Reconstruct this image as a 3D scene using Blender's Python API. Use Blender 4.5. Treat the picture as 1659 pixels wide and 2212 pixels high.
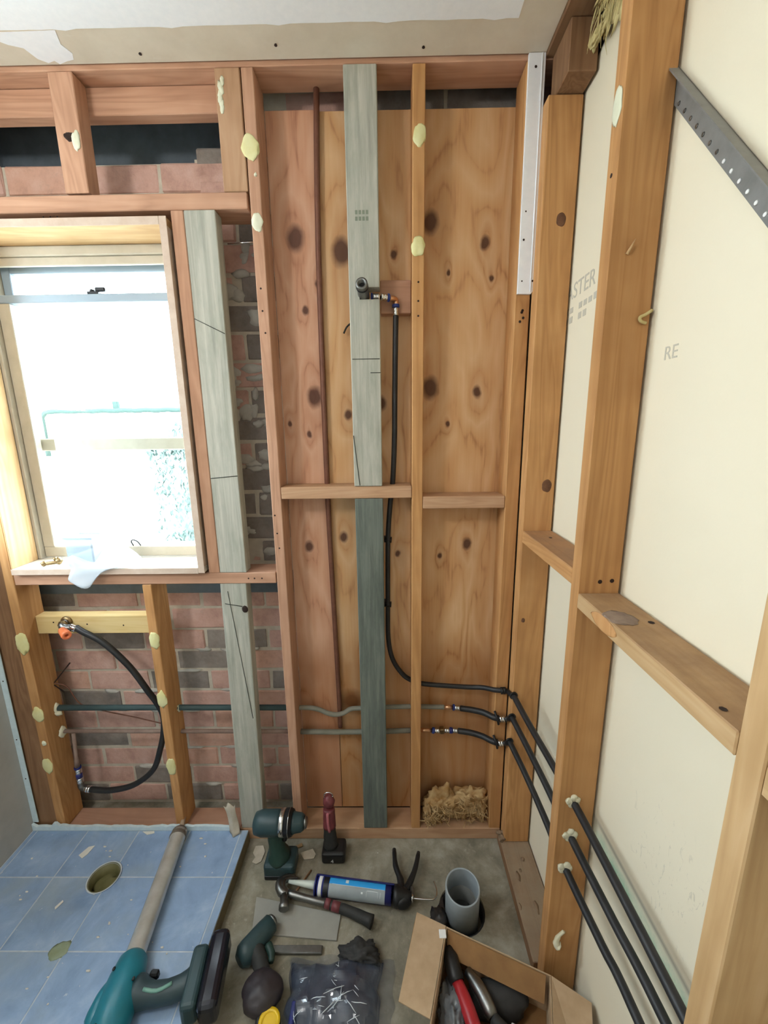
import bpy, bmesh, math, random
from mathutils import Vector, Matrix, noise as mnoise
random.seed(7)
R = math.radians
for o in list(bpy.data.objects): bpy.data.objects.remove(o)
S = bpy.context.scene
COL = S.collection

# ------------------------------------------------------------------ camera
cam_d = bpy.data.cameras.new('camera'); cam = bpy.data.objects.new('camera', cam_d); COL.objects.link(cam)
PITCH, YAW, ROLL, FPX = 0.205463657, 0.0119102584, -0.0127827835, 864.351368
def cam_axes():
    cp, sp, cy, sy = math.cos(PITCH), math.sin(PITCH), math.cos(YAW), math.sin(YAW)
    f = Vector((-sy*cp, cy*cp, -sp)); r = Vector((cy, sy, 0)); u = r.cross(f)
    cr, sr = math.cos(ROLL), math.sin(ROLL)
    return cr*r + sr*u, -sr*r + cr*u, f
_r, _u, _f = cam_axes()
m = Matrix((_r, _u, -_f)).transposed().to_4x4(); m.translation = Vector((0, -1.25856, 1.52))
cam.matrix_world = m
cam_d.sensor_fit = 'VERTICAL'; cam_d.sensor_height = 36; cam_d.lens = FPX/2212*36; cam_d.clip_start = 0.02
S.camera = cam
# ------------------------------------------------------------------ world, lights, exposure
W = bpy.data.worlds.new('overcast_sky'); S.world = W; W.use_nodes = True
bg = W.node_tree.nodes['Background']; bg.inputs[0].default_value = (0.78, 0.90, 1.0, 1); bg.inputs[1].default_value = 20.0
def portal(name, loc, rot, sx, sy):
    l = bpy.data.lights.new(name, 'AREA'); l.shape = 'RECTANGLE'; l.size = sx; l.size_y = sy; l.cycles.is_portal = True
    o = bpy.data.objects.new(name, l); COL.objects.link(o); o.location = loc; o.rotation_euler = rot
portal('window_portal', (-0.94, 0.26, 1.58), (R(-90), 0, 0), 0.72, 1.1)
portal('fill_window_portal', (-1.44, -.23, 1.60), (0, R(-90), 0), .95, .34)  # samples the sky through the window added in the left wall
# added fill light in the form of a bare bulb, left of the camera, unseen
ll = bpy.data.lights.new('fill_bulb_light', 'POINT'); ll.shadow_soft_size = 0.10; ll.energy = 21; ll.color = (1.0, 0.98, 0.95)
lo = bpy.data.objects.new('fill_bulb_light', ll); COL.objects.link(lo); lo.location = (-1.15, -1.25, 2.16)
S.view_settings.view_transform = 'Standard'; S.view_settings.look = 'None'
S.view_settings.gamma = 1; S.view_settings.use_curve_mapping = False
S.view_settings.exposure = 0.39

# ------------------------------------------------------------------ materials
def lin(h):
    h = h.lstrip('#'); o = []
    for i in (0, 2, 4):
        c = int(h[i:i+2], 16)/255; o.append(c/12.92 if c <= .04045 else ((c+.055)/1.055)**2.4)
    return (*o, 1)
class NT:
    def __init__(s, name):
        s.m = bpy.data.materials.new(name); s.m.use_nodes = True; s.t = s.m.node_tree
        s.b = s.t.nodes['Principled BSDF']
    def n(s, typ, ins=None, **props):
        nd = s.t.nodes.new(typ)
        for k, v in props.items(): setattr(nd, k, v)
        for k, v in (ins or {}).items(): s.set(nd.inputs[k], v)
        return nd
    def set(s, sock, v):
        if hasattr(v, 'links'): s.t.links.new(v, sock)
        else: sock.default_value = v
    def math(s, op, a, b=0.0, clamp=False):
        nd = s.n('ShaderNodeMath', operation=op, use_clamp=clamp); s.set(nd.inputs[0], a); s.set(nd.inputs[1], b); return nd.outputs[0]
    def ramp(s, fac, stops, interp='LINEAR'):
        nd = s.n('ShaderNodeValToRGB'); cr = nd.color_ramp; cr.interpolation = interp
        while len(cr.elements) < len(stops): cr.elements.new(0.5)
        for e, (p, c) in zip(cr.elements, stops): e.position = p; e.color = lin(c) if isinstance(c, str) else c
        s.set(nd.inputs[0], fac); return nd.outputs[0]
    def noise(s, vec, scale, detail=4, rough=.55, dist=0):
        return s.n('ShaderNodeTexNoise', {'Vector': vec, 'Scale': scale, 'Detail': detail, 'Roughness': rough, 'Distortion': dist}).outputs['Fac']
    def mix(s, fac, a, b, mode='MIX'):
        nd = s.n('ShaderNodeMix', data_type='RGBA', blend_type=mode)
        s.set(nd.inputs[0], fac); s.set(nd.inputs[6], lin(a) if isinstance(a, str) else a); s.set(nd.inputs[7], lin(b) if isinstance(b, str) else b)
        return nd.outputs[2]
    def obj(s, rand=True):
        v = s.n('ShaderNodeTexCoord').outputs['Object']
        if rand:
            oi = s.n('ShaderNodeObjectInfo').outputs['Random']
            k = s.math('MULTIPLY', oi, 37.0)
            cb = s.n('ShaderNodeCombineXYZ', {0: k, 1: k, 2: k}).outputs[0]
            v = s.n('ShaderNodeVectorMath', {0: v, 1: cb}, operation='ADD').outputs[0]
        return v
    def scale(s, v, x, y, z):
        return s.n('ShaderNodeVectorMath', {0: v, 1: (x, y, z)}, operation='MULTIPLY').outputs[0]
    def bump(s, h, strength=.3, dist=.002):
        s.set(s.b.inputs['Normal'], s.n('ShaderNodeBump', {'Height': h, 'Strength': strength, 'Distance': dist}).outputs[0])
    def fin(s, col, rough=.7, metal=0, spec=.5):
        s.set(s.b.inputs['Base Color'], col); s.set(s.b.inputs['Roughness'], rough); s.set(s.b.inputs['Metallic'], metal)
        s.set(s.b.inputs['Specular IOR Level'], spec); return s.m

def wood(name, dark, mid, light, axis='z', rough=.7, dust=None, coarse=1.0, contrast=.62):
    t = NT(name); v = t.obj()
    lo_, hi = 1.3, 34.0
    sc = [hi]*3; sc['xyz'.index(axis)] = lo_
    fine = t.noise(t.scale(v, *sc), 2.2, 5, .6, .6)
    sc2 = [5.5]*3; sc2['xyz'.index(axis)] = .55
    n2 = t.noise(t.scale(v, *sc2), 1.6, 2, .5, 1.5)
    rings = t.math('PINGPONG', t.math('MULTIPLY', n2, 7.0), 0.5)
    f = t.math('ADD', t.math('MULTIPLY', fine, .55), t.math('MULTIPLY', rings, .55))
    f = t.math('ADD', t.math('MULTIPLY', t.math('SUBTRACT', f, .42), contrast), .42)
    col = t.ramp(f, [(.18, dark), (.42, mid), (.68, light)])
    blot = t.noise(v, 5.0*coarse, 3, .6)
    col = t.mix(t.ramp(blot, [(.45, (0, 0, 0, 1)), (.75, (.55, .55, .55, 1))]), col, dark)
    oi = t.n('ShaderNodeObjectInfo').outputs['Random']
    hs = t.n('ShaderNodeHueSaturation', {'Hue': .5, 'Saturation': 1.0, 'Value': t.math('ADD', t.math('MULTIPLY', oi, .16), .92), 'Color': col})
    col = hs.outputs[0]
    if dust:
        dn = t.noise(v, 14, 5, .7)
        up = t.n('ShaderNodeSeparateXYZ', {0: t.n('ShaderNodeNewGeometry').outputs['Normal']}).outputs[2]
        k = t.math('MULTIPLY', t.ramp(dn, [(.25, (.35,)*3+(1,)), (.7, (1, 1, 1, 1))]), t.math('MAXIMUM', up, 0.0))
        col = t.mix(t.math('MULTIPLY', k, .8), col, dust)
    t.bump(fine, .25, .001)
    return t.fin(col, rough, 0, .25)

PINE = ('#a37c5c', '#bd9675', '#cdab8b')
M = {}
for ax in 'xyz':
    M['pine_'+ax] = wood('aged_pine_'+ax, *PINE, axis=ax, dust='#b08a68')
    M['pine_red_'+ax] = wood('reddish_pine_'+ax, '#a2785f', '#c2967a', '#d2a88d', axis=ax, dust='#ab8570')
    M['pine_orange_'+ax] = wood('orange_pine_'+ax, '#a27246', '#c4925e', '#d4a673', axis=ax, dust='#8f705a')
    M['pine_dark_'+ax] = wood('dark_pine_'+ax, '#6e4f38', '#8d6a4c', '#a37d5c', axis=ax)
    M['pine_pale_'+ax] = wood('pale_pine_'+ax, '#a98558', '#c4a174', '#d3b48c', axis=ax, dust='#86674f')
M['dusty_plate'] = wood('plaster_dusted_pine', '#6e4f38', '#8d6a4c', '#a37d5c', axis='y', dust='#978974')
M['new_pine_x'] = wood('fresh_pine', '#cba768', '#e0c48a', '#ead3a0', axis='x', contrast=.5)
def treated():
    t = NT('green_treated_pine'); v = t.obj()
    f = t.noise(t.scale(v, 34, 34, 1.2), 2.2, 5, .65, .5)
    col = t.ramp(f, [(.25, '#97968a'), (.5, '#b3b1a4'), (.75, '#c7c5b8')])
    z = t.n('ShaderNodeSeparateXYZ', {0: t.n('ShaderNodeTexCoord').outputs['Object']}).outputs[2]
    st = t.noise(t.scale(v, 9, 9, 2.0), 2.0, 5, .7)
    col = t.mix(t.ramp(st, [(.45, (0, 0, 0, 1)), (.72, (.6,)*3+(1,))]), col, '#848a7c')
    t.bump(f, .3, .001); return t.fin(col, .85, 0, .2)
M['treated'] = treated()
def treated_dark():  # darker mix for the post below the nogging
    t = NT('dark_treated_pine'); v = t.obj()
    f = t.noise(t.scale(v, 30, 30, 1.4), 2.2, 5, .65, .5)
    col = t.ramp(f, [(.25, '#565c55'), (.5, '#6f756c'), (.75, '#868b80')])
    st = t.noise(t.scale(v, 8, 8, 1.6), 2.0, 5, .7)
    col = t.mix(t.ramp(st, [(.4, (0, 0, 0, 1)), (.7, (.8,)*3+(1,))]), col, '#4c534e')
    t.bump(f, .3, .001); return t.fin(col, .85, 0, .2)
M['treated_dark'] = treated_dark()

KNOTS = [(-.273,2.085,.033),(-.135,2.045,.036),(-.210,1.959,.011),(-.253,1.885,.013),(-.236,1.624,.030),(-.130,1.567,.016),
 (-.322,1.540,.009),(-.261,1.502,.010),(-.280,1.119,.019),(-.159,1.151,.018),(.134,2.122,.030),(.298,2.064,.018),(.189,1.983,.008),
 (.139,1.647,.032),(.289,1.633,.017),(.198,1.531,.008),(.271,1.122,.019),(.178,1.080,.010),(.024,2.037,.013),(.321,1.968,.009),(-.02,1.60,.022),(.03,1.09,.012)]
def plywood(name, dark, mid, light):
    t = NT(name)
    p = t.n('ShaderNodeTexCoord').outputs['Object']
    warp = t.noise(t.scale(p, 3.2, 1, .75), 1.7, 3, .5, .4)
    acc = None; halo = None
    wob = t.n('ShaderNodeTexNoise', {'Vector': p, 'Scale': 26.0, 'Detail': 3.0})
    pv = t.n('ShaderNodeVectorMath', {0: p, 1: t.n('ShaderNodeVectorMath', {0: wob.outputs['Color'], 1: (.012, 0, .02)}, operation='MULTIPLY').outputs[0]}, operation='ADD').outputs[0]
    for (x, z, r) in KNOTS:
        d = t.n('ShaderNodeVectorMath', {0: pv, 1: (-x-.006, 0, -z-.01)}, operation='ADD').outputs[0]
        d = t.n('ShaderNodeVectorMath', {0: d, 1: (1/r, 0, .72/r)}, operation='MULTIPLY').outputs[0]
        L = t.n('ShaderNodeVectorMath', {0: d}, operation='LENGTH').outputs['Value']
        k = t.math('SUBTRACT', 1.0, L, True)
        k = t.math('MULTIPLY', k, 2.0, True)
        L2 = t.n('ShaderNodeVectorMath', {0: t.scale(d, .3, 0, .16)}, operation='LENGTH').outputs['Value']
        h = t.math('POWER', t.math('SUBTRACT', 1.0, L2, True), 2.0)
        acc = k if acc is None else t.math('MAXIMUM', acc, k)
        halo = h if halo is None else t.math('ADD', halo, h)
    ph = t.math('ADD', t.math('MULTIPLY', warp, 7.0), t.math('MULTIPLY', halo, 1.6))
    sx = t.n('ShaderNodeSeparateXYZ', {0: p}).outputs[0]
    ph = t.math('ADD', ph, t.math('MULTIPLY', sx, 5.0))
    rg = t.math('PINGPONG', ph, .5)
    fine = t.noise(t.scale(p, 60, 1, 2.5), 2.0, 4, .6)
    soft = t.noise(t.scale(p, 5, 1, 1.6), 2.0, 4, .6)
    f = t.math('ADD', t.math('ADD', t.math('MULTIPLY', rg, .62), t.math('MULTIPLY', fine, .3)), t.math('MULTIPLY', soft, .35))
    col = t.ramp(f, [(.22, dark), (.36, mid), (.75, light)])
    tone = t.noise(t.scale(p, 2.4, 1, .5), 1.0, 3)
    col = t.mix(t.ramp(tone, [(.4, (0, 0, 0, 1)), (.7, (.6,)*3+(1,))]), col, mid)
    col = t.mix(t.math('MULTIPLY', halo, .30, True), col, '#8a4a2a')
    col = t.mix(t.math('MULTIPLY', acc, .88), col, '#4a2a20')
    # torch scorch around the old soldered joint, and a browner tone towards the floor plate
    sc = t.n('ShaderNodeVectorMath', {0: pv, 1: (.142, 0, -.512)}, operation='ADD').outputs[0]
    sl = t.n('ShaderNodeVectorMath', {0: t.scale(sc, 17, 0, 16)}, operation='LENGTH').outputs['Value']
    col = t.mix(t.ramp(sl, [(.35, (.95,)*3+(1,)), (1.0, (0, 0, 0, 1))]), col, '#2c1a12')
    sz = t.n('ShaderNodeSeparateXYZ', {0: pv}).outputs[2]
    low_mix = t.n('ShaderNodeMapRange', {'Value': sz, 'From Min': .66, 'From Max': .80, 'To Min': .5, 'To Max': 0.0}).outputs[0]
    col = t.mix(low_mix, col, '#9a5f2c')
    t.bump(fine, .2, .001); return t.fin(col, .62, 0, .3)
M['ply'] = plywood('pine_plywood', '#a26c42', '#d2a270', '#e5c094')
M['ply_red'] = plywood('reddish_plywood', '#a06a50', '#cd9a7a', '#e0b598')

def plain(name, c, rough=.5, metal=0, nscale=0, c2=None, bump=0, spec=.5, rand=True):
    t = NT(name); col = lin(c)
    if nscale:
        v = t.obj(rand); f = t.noise(v, nscale, 5, .6)
        col = t.ramp(f, [(.3, c), (.7, c2 or c)])
        if bump: t.bump(f, bump, .003)
    return t.fin(col, rough, metal, spec)
def brickmat(name, a, b, c):
    t = NT(name); v = t.obj(); f = t.noise(v, 16, 6, .65)
    col = t.ramp(f, [(.25, a), (.5, b), (.78, c)])
    d = t.noise(v, 38, 5, .75); col = t.mix(t.ramp(d, [(.55, (0, 0, 0, 1)), (.8, (.55,)*3+(1,))]), col, '#b59a88')
    t.bump(t.noise(v, 70, 6, .7), .6, .004); return t.fin(col, .92, 0, .1)
M['brick_red'] = brickmat('red_brick', '#b48e80', '#d2ab9c', '#dfbfb2')
M['brick_orange'] = brickmat('orange_brick', '#bc9480', '#d8ad98', '#e3c0ae')
M['brick_dark'] = brickmat('dark_brick', '#7c746e', '#958c84', '#a9a097')
M['mortar'] = plain('lime_mortar', '#c2b8a6', .95, 0, 30, '#d6cdbc', .8, .1)
M['mortar_smear'] = plain('mortar_smear', '#b9b6ac', .95, 0, 24, '#d0cdc3', .9, .1)
M['plaster_white'] = plain('white_painted_plaster', '#f8f9fb', .7, 0, 60, '#f2f4f7', .08)
M['plaster_blue'] = plain('pale_edge_bead', '#d6e6ea', .6, 0, 40, '#c4d6da', .1)
M['plaster_grey'] = plain('grey_skim_plaster', '#b0aea8', .85, 0, 12, '#bdbbb5', .25, .1)
def cream():
    t = NT('cream_plasterboard'); v = t.n('ShaderNodeTexCoord').outputs['Object']
    f = t.noise(v, 160, 2); g = t.noise(v, 3, 3)
    col = t.mix(g, '#e6dcc2', '#ebe2cb')
    s = t.n('ShaderNodeSeparateXYZ', {0: v}); y, z = s.outputs[1], s.outputs[2]
    # green mould line left where the old bath met the board
    n1 = t.noise(v, 22, 6, .75)
    band = t.math('ABSOLUTE', t.math('SUBTRACT', z, .515))
    band = t.math('SUBTRACT', 1.0, t.math('DIVIDE', band, .042), True)
    ym = t.n('ShaderNodeMapRange', {'Value': y, 'From Min': -.40, 'From Max': -.47, 'To Min': 0.0, 'To Max': 1.0}).outputs[0]
    k = t.math('MULTIPLY', t.math('MULTIPLY', band, ym), t.ramp(n1, [(.35, (.35,)*3+(1,)), (.65, (1, 1, 1, 1))]))
    col = t.mix(t.math('MULTIPLY', k, .95, True), col, '#74aa8d')
    edge = t.math('SUBTRACT', 1.0, t.math('DIVIDE', t.math('ABSOLUTE', t.math('SUBTRACT', z, .556)), .010), True)
    col = t.mix(t.math('MULTIPLY', t.math('MULTIPLY', edge, ym), .55), col, '#6f6a58')
    # scuffed paper
    sv = t.n('ShaderNodeVectorMath', {0: v, 1: (0, .66, -.70)}, operation='ADD').outputs[0]
    sl = t.n('ShaderNodeVectorMath', {0: t.scale(sv, 0, 6.5, 6.5)}, operation='LENGTH').outputs['Value']
    m1 = t.ramp(sl, [(.55, (1, 1, 1, 1)), (1.0, (0, 0, 0, 1))])
    scr = t.ramp(t.noise(t.scale(v, 1, 60, 26), 1.0, 4, .7, 1.5), [(.60, (0, 0, 0, 1)), (.66, (1, 1, 1, 1))])
    col = t.mix(t.math('MULTIPLY', t.math('MULTIPLY', m1, scr), .35), col, '#a59f90')
    t.bump(f, .12, .001); return t.fin(col, .9, 0, .15)
M['cream'] = cream()
def ceilm():
    t = NT('unpainted_ceiling_board'); v = t.obj(False)
    f = t.noise(v, 9, 5, .65)
    col = t.ramp(f, [(.3, '#d3c6b2'), (.7, '#dfd3c0')])
    d = t.noise(t.scale(v, 1, 3, 1), 14.0, 5, .7)
    col = t.mix(t.ramp(d, [(.62, (0, 0, 0, 1)), (.72, (.45,)*3+(1,))]), col, '#e0d9cb')
    t.bump(f, .2); return t.fin(col, .9, 0, .1)
M['ceil_border'] = ceilm()
def concrete():
    t = NT('dusty_concrete'); v = t.obj(False)
    f = t.noise(v, 7, 7, .68, .3); g = t.noise(v, 45, 5, .7)
    col = t.ramp(f, [(.28, '#605b4d'), (.5, '#8a8473'), (.72, '#aea899')])
    col = t.mix(t.ramp(g, [(.6, (0, 0, 0, 1)), (.8, (.6,)*3+(1,))]), col, '#c3bdae')
    t.bump(g, .35, .003); return t.fin(col, .85, 0, .25)
M['concrete'] = concrete()
def tilem():
    t = NT('blue_grey_membrane_tile'); v = t.obj(True)
    f = t.noise(v, 9, 6, .65, .4)
    col = t.ramp(f, [(.3, '#7b94b4'), (.52, '#8ea7c7'), (.75, '#a9bdd4')])
    d = t.noise(v, 4, 4, .6); col = t.mix(t.ramp(d, [(.5, (0, 0, 0, 1)), (.72, (.6,)*3+(1,))]), col, '#9ba7aa')
    s = t.noise(v, 60, 3, .6); col = t.mix(t.ramp(s, [(.70, (0, 0, 0, 1)), (.74, (.7,)*3+(1,))]), col, '#c5ccd0')
    t.bump(f, .08); return t.fin(col, t.ramp(f, [(.3, (.32,)*3+(1,)), (.7, (.52,)*3+(1,))]), 0, .5)
M['tile'] = tilem()
M['grout'] = plain('pale_grout', '#c3ccd3', .85, 0, 30, '#a9b4bd', .3)
M['bed'] = plain('mortar_screed_edge', '#6b6352', .95, 0, 20, '#86795f', .6, .1)
M['olive'] = plain('olive_drain_sludge', '#5d5a38', .35, 0, 20, '#7a7650', .2)
M['glue'] = plain('dried_stud_adhesive', '#d9d08e', .55, 0, 20, '#e4e0ae', .3)
M['glue_white'] = plain('pale_stud_adhesive', '#e6e6cf', .5, 0, 20, '#d6d7b8', .3)
M['gap_filler'] = plain('cream_gap_filler', '#e8e4cc', .7, 0, 30, '#d0c9a8', .4)
M['frame_cream'] = plain('cream_painted_timber', '#b8ae9b', .45, 0, 20, '#aca28e', .05)
M['sill_cream_lit'] = plain('lit_sill_cream', '#e4ded2', .45, 0, 20, '#d8d0c2', .05)  # frame cream kept lighter here so the sill looks washed out by daylight
M['frame_old'] = plain('weathered_reveal_paint', '#c0a793', .7, 0, 30, '#cfbba9', .2)
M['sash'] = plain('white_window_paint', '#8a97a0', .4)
M['black_plastic'] = plain('black_plastic', '#17181a', .45)
M['black_pipe'] = plain('black_poly_pipe', '#1b1c1e', .5, 0, 20, '#2a2a2b', .05)
M['black_rubber'] = plain('black_rubber_grip', '#222322', .7, 0, 40, '#2e2e2c', .2)
M['dark_red'] = plain('worn_red_plastic', '#7d3a3e', .5, 0, 20, '#5c2a2e')
M['red'] = plain('red_plastic', '#a8282e', .35)
M['teal'] = plain('teal_plastic', '#1c6a78', .35, 0, 12, '#22778a')
M['teal_dark'] = plain('dark_teal_plastic', '#263c40', .45, 0, 14, '#2e464a')
M['green_dark'] = plain('bottle_green_plastic', '#1d3630', .5, 0, 14, '#26423a')
M['chrome'] = plain('chrome', '#d8d8d8', .18, 1)
M['steel'] = plain('dull_steel', '#8f8f8c', .38, 1, 20, '#6f706e')
M['galv'] = plain('galvanised_steel', '#7b7b79', .5, .25, 25, '#8d8d8b', .15)
M['alu'] = plain('scuffed_aluminium', '#d9d7d2', .22, .5, 14, '#bdb9b0')
M['brass'] = plain('dull_brass', '#8f7a58', .4, 1)
M['copper'] = plain('tarnished_copper', '#6b4535', .55, .25, 20, '#835745')
M['copper_dusty'] = plain('dusty_copper_pipe', '#9a8578', .75, .1, 25, '#80685c')
M['copper_bright'] = plain('cleaned_copper', '#e0b088', .3, .9)
M['lag'] = plain('dark_green_pipe_lagging', '#34484a', .7, 0, 14, '#3d5252')
M['grey_lag'] = plain('grey_pipe_lagging', '#8a877a', .8, 0, 14, '#7a7a6c')
M['blue'] = plain('blue_plastic_collar', '#2a3f8a', .4)
M['navy'] = plain('navy_plastic', '#22296e', .35)
M['cyan'] = plain('cyan_label', '#2f9be0', .4)
M['label_grey'] = plain('silver_label', '#98a0a2', .45, 0, 12, '#868e90')
M['white'] = plain('white_plastic', '#ececea', .4)
M['nozzle'] = plain('translucent_nozzle', '#c9d0c6', .4)
M['pvc'] = plain('grey_pvc', '#8f979b', .45, 0, 20, '#a0a8ab', .03)
M['pvc_in'] = plain('darker_pvc_inside', '#6a6c6a', .6, 0, 14, '#7d7f7c')  # darker grey for the inner collar
def cardm():
    t = NT('brown_cardboard'); v = t.obj()
    f = t.noise(t.scale(v, 4, 4, 4), 6, 5, .6)
    col = t.ramp(f, [(.3, '#af9474'), (.7, '#bea384')])
    return t.fin(col, .85, 0, .2)
M['card'] = cardm()
M['card_dark'] = plain('inner_cardboard', '#9c7448', .9, 0, 20, '#8a653e')
M['insul'] = plain('golden_glasswool', '#a07642', .95, 0, 26, '#cdb184', 1.0, .1)
M['insul_yellow'] = plain('yellow_glasswool', '#dccf9a', .95, 0, 26, '#c0ae78', .9, .1)
M['void'] = plain('void_black', '#26292c', .95)  # near-black for the added outer shell and the pit wall
M['sarking'] = plain('dark_sarking', '#77838c', .7, 0, 12, '#5f6a72', .4)
M['yellow'] = plain('yellow_plastic', '#e0b81e', .4)
M['orange'] = plain('orange_plastic', '#e2774a', .35)
M['ink'] = plain('grey_stencil_ink', '#c2bcab', .9)
M['ink_dark'] = plain('pencil_mark', '#33352f', .9)
M['white_ink'] = plain('pale_print', '#d5dadb', .6)
M['rust'] = plain('nail_hole_stain', '#2b1a12', .9)
M['leaf'] = plain('hedge_leaf', '#525f5a', .9, 0, 30, '#6a7771', spec=.1)
M['fence'] = plain('pale_fence_sheet', '#e4e8e4', .5)
M['rail'] = plain('grey_green_rail', '#3a4742', .9, spec=.1)
M['path'] = plain('concrete_path', '#e2e0da', .9, 0, 8, '#d6d4cc')
M['white_wall'] = plain('white_render', '#efefec', .9)
M['paper'] = plain('torn_white_paper', '#c9c0ae', .9, 0, 20, '#aea391')
M['chip'] = plain('plaster_crumbs', '#d9d6cb', .9)
M['cement_sheet'] = plain('grey_cement_sheet', '#8d8b84', .8, 0, 10, '#9d9b93', .1)
M['navy_bag'] = plain('navy_packet', '#2a3040', .35, 0, 9, '#3d4350', .2)
M['dark_cloth'] = plain('dark_cloth', '#2a2a2a', .8, 0, 14, '#3a3938', .4)
def glassm(name, tint=(1, 1, 1, 1), refl=.08, rough=0.02):
    t = NT(name); t.t.nodes.remove(t.b)
    tr = t.n('ShaderNodeBsdfTransparent', {0: tint}); gl = t.n('ShaderNodeBsdfGlossy', {'Roughness': rough})
    fr = t.n('ShaderNodeFresnel', {'IOR': 1.45})
    # only the outer face of the thin pane reflects (no refraction, so no internal reflection at its inner face)
    bf = t.n('ShaderNodeNewGeometry').outputs['Backfacing']; fac = t.math('MULTIPLY', fr.outputs[0], t.math('SUBTRACT', 1.0, bf))
    mx = t.n('ShaderNodeMixShader', {0: fac, 1: tr.outputs[0], 2: gl.outputs[0]})
    t.t.links.new(mx.outputs[0], t.t.nodes['Material Output'].inputs[0]); return t.m
M['glass'] = glassm('window_glass', (.95, .97, .97, 1))
def filmm(name, col, alpha, rough):
    t = NT(name); t.set(t.b.inputs['Alpha'], alpha); return t.fin(lin(col), rough, 0, .9)
M['film'] = filmm('clear_plastic_film', '#6d7888', .16, .10)
M['milky'] = filmm('milky_plastic_film', '#d5dde4', .6, .25)
M['tub'] = filmm('clear_plastic_tub', '#a9b9c8', .75, .25)

# ------------------------------------------------------------------ mesh helpers
class MB:
    def __init__(s): s.bm = bmesh.new()
    def _add(s, tmp, mat4=None):
        if mat4 is not None: bmesh.ops.transform(tmp, matrix=mat4, verts=tmp.verts)
        me = bpy.data.meshes.new('tmp'); tmp.to_mesh(me); tmp.free(); s.bm.from_mesh(me); bpy.data.meshes.remove(me); return s
    def box(s, x0, x1, y0, y1, z0, z1, bev=.0015, mat4=None, seg=1):
        t = bmesh.new(); bmesh.ops.create_cube(t, size=1)
        for v in t.verts:
            v.co = Vector(((x0+x1)/2+v.co.x*(x1-x0), (y0+y1)/2+v.co.y*(y1-y0), (z0+z1)/2+v.co.z*(z1-z0)))
        if bev: bmesh.ops.bevel(t, geom=t.edges[:], offset=bev, segments=seg, affect='EDGES', profile=.5)
        return s._add(t, mat4)
    def tube(s, pts, r, seg=12, cap=True, smooth=0):
        pts = [Vector(p) for p in pts]
        if smooth: pts = catmull(pts, smooth)
        n = len(pts); rr = r if isinstance(r, (list, tuple)) else [r]*n
        if len(rr) != n: rr = [rr[min(len(rr)-1, int(i*len(rr)/n))] for i in range(n)]
        t = bmesh.new(); rings = []; up = None
        for i, p in enumerate(pts):
            d = (pts[min(i+1, n-1)]-pts[max(i-1, 0)]).normalized()
            if up is None:
                up = Vector((0, 0, 1)) if abs(d.z) < .9 else Vector((1, 0, 0))
            a = d.cross(up).normalized(); b = a.cross(d).normalized(); up = b
            rings.append([t.verts.new(p+(a*math.cos(2*math.pi*k/seg)+b*math.sin(2*math.pi*k/seg))*rr[i]) for k in range(seg)])
        for i in range(n-1):
            for k in range(seg):
                f = t.faces.new((rings[i][k], rings[i][(k+1) % seg], rings[i+1][(k+1) % seg], rings[i+1][k])); f.smooth = True
        if cap: t.faces.new(rings[0][::-1]); t.faces.new(rings[-1])
        bmesh.ops.recalc_face_normals(t, faces=t.faces[:])
        return s._add(t)
    def lathe(s, prof, a, b, seg=20, cap=True):
        """profile [(t,r)] revolved about the line a->b; t in metres from a"""
        a = Vector(a); d = (Vector(b)-a).normalized()
        up = Vector((0, 0, 1)) if abs(d.z) < .9 else Vector((1, 0, 0))
        u = d.cross(up).normalized(); w = u.cross(d)
        t = bmesh.new(); rings = []
        for (q, r) in prof:
            rings.append([t.verts.new(a+d*q+(u*math.cos(2*math.pi*k/seg)+w*math.sin(2*math.pi*k/seg))*max(r, 1e-5)) for k in range(seg)])
        for i in range(len(prof)-1):
            for k in range(seg):
                f = t.faces.new((rings[i][k], rings[i][(k+1) % seg], rings[i+1][(k+1) % seg], rings[i+1][k])); f.smooth = True
        if cap and prof[0][1] > 1e-4: t.faces.new(rings[0][::-1])
        if cap and prof[-1][1] > 1e-4: t.faces.new(rings[-1])
        bmesh.ops.recalc_face_normals(t, faces=t.faces[:])
        return s._add(t)
    def prism(s, poly, vec, bev=0, smooth=False):
        t = bmesh.new(); vs = [t.verts.new(Vector(p)) for p in poly]; f = t.faces.new(vs)
        r = bmesh.ops.extrude_face_region(t, geom=[f]); nv = [g for g in r['geom'] if isinstance(g, bmesh.types.BMVert)]
        bmesh.ops.translate(t, vec=Vector(vec), verts=nv); bmesh.ops.recalc_face_normals(t, faces=t.faces[:])
        if bev: bmesh.ops.bevel(t, geom=t.edges[:], offset=bev, segments=2, affect='EDGES', profile=.5)
        return s._add(t)
    def blob(s, c, rad, amp=.2, freq=2.0, sub=3, seed=0, mat4=None, flat=None, ridge=False):
        t = bmesh.new(); bmesh.ops.create_icosphere(t, subdivisions=sub, radius=1)
        off = Vector((seed*3.7, seed*1.3, seed*2.1))
        for v in t.verts:
            p = v.co.copy(); n = mnoise.fractal(p*freq+off, 1.0, 2.0, 3)
            if ridge: n = .5-abs(n)*1.6
            q = p*(1+amp*n); q = Vector((q.x*rad[0], q.y*rad[1], q.z*rad[2]))
            if flat is not None: q.z = max(q.z, flat)
            v.co = q+Vector(c)
        for f in t.faces: f.smooth = True
        return s._add(t, mat4)
    def poly(s, pts, thick_vec): return s.prism(pts, thick_vec)
def catmull(P, k):
    out = []
    for i in range(len(P)-1):
        p0, p1, p2, p3 = P[max(i-1, 0)], P[i], P[i+1], P[min(i+2, len(P)-1)]
        for j in range(k):
            u = j/k
            out.append(.5*((2*p1)+(p2-p0)*u+(2*p0-5*p1+4*p2-p3)*u*u+(3*p1-p0-3*p2+p3)*u**3))
    out.append(P[-1]); return out
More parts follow.
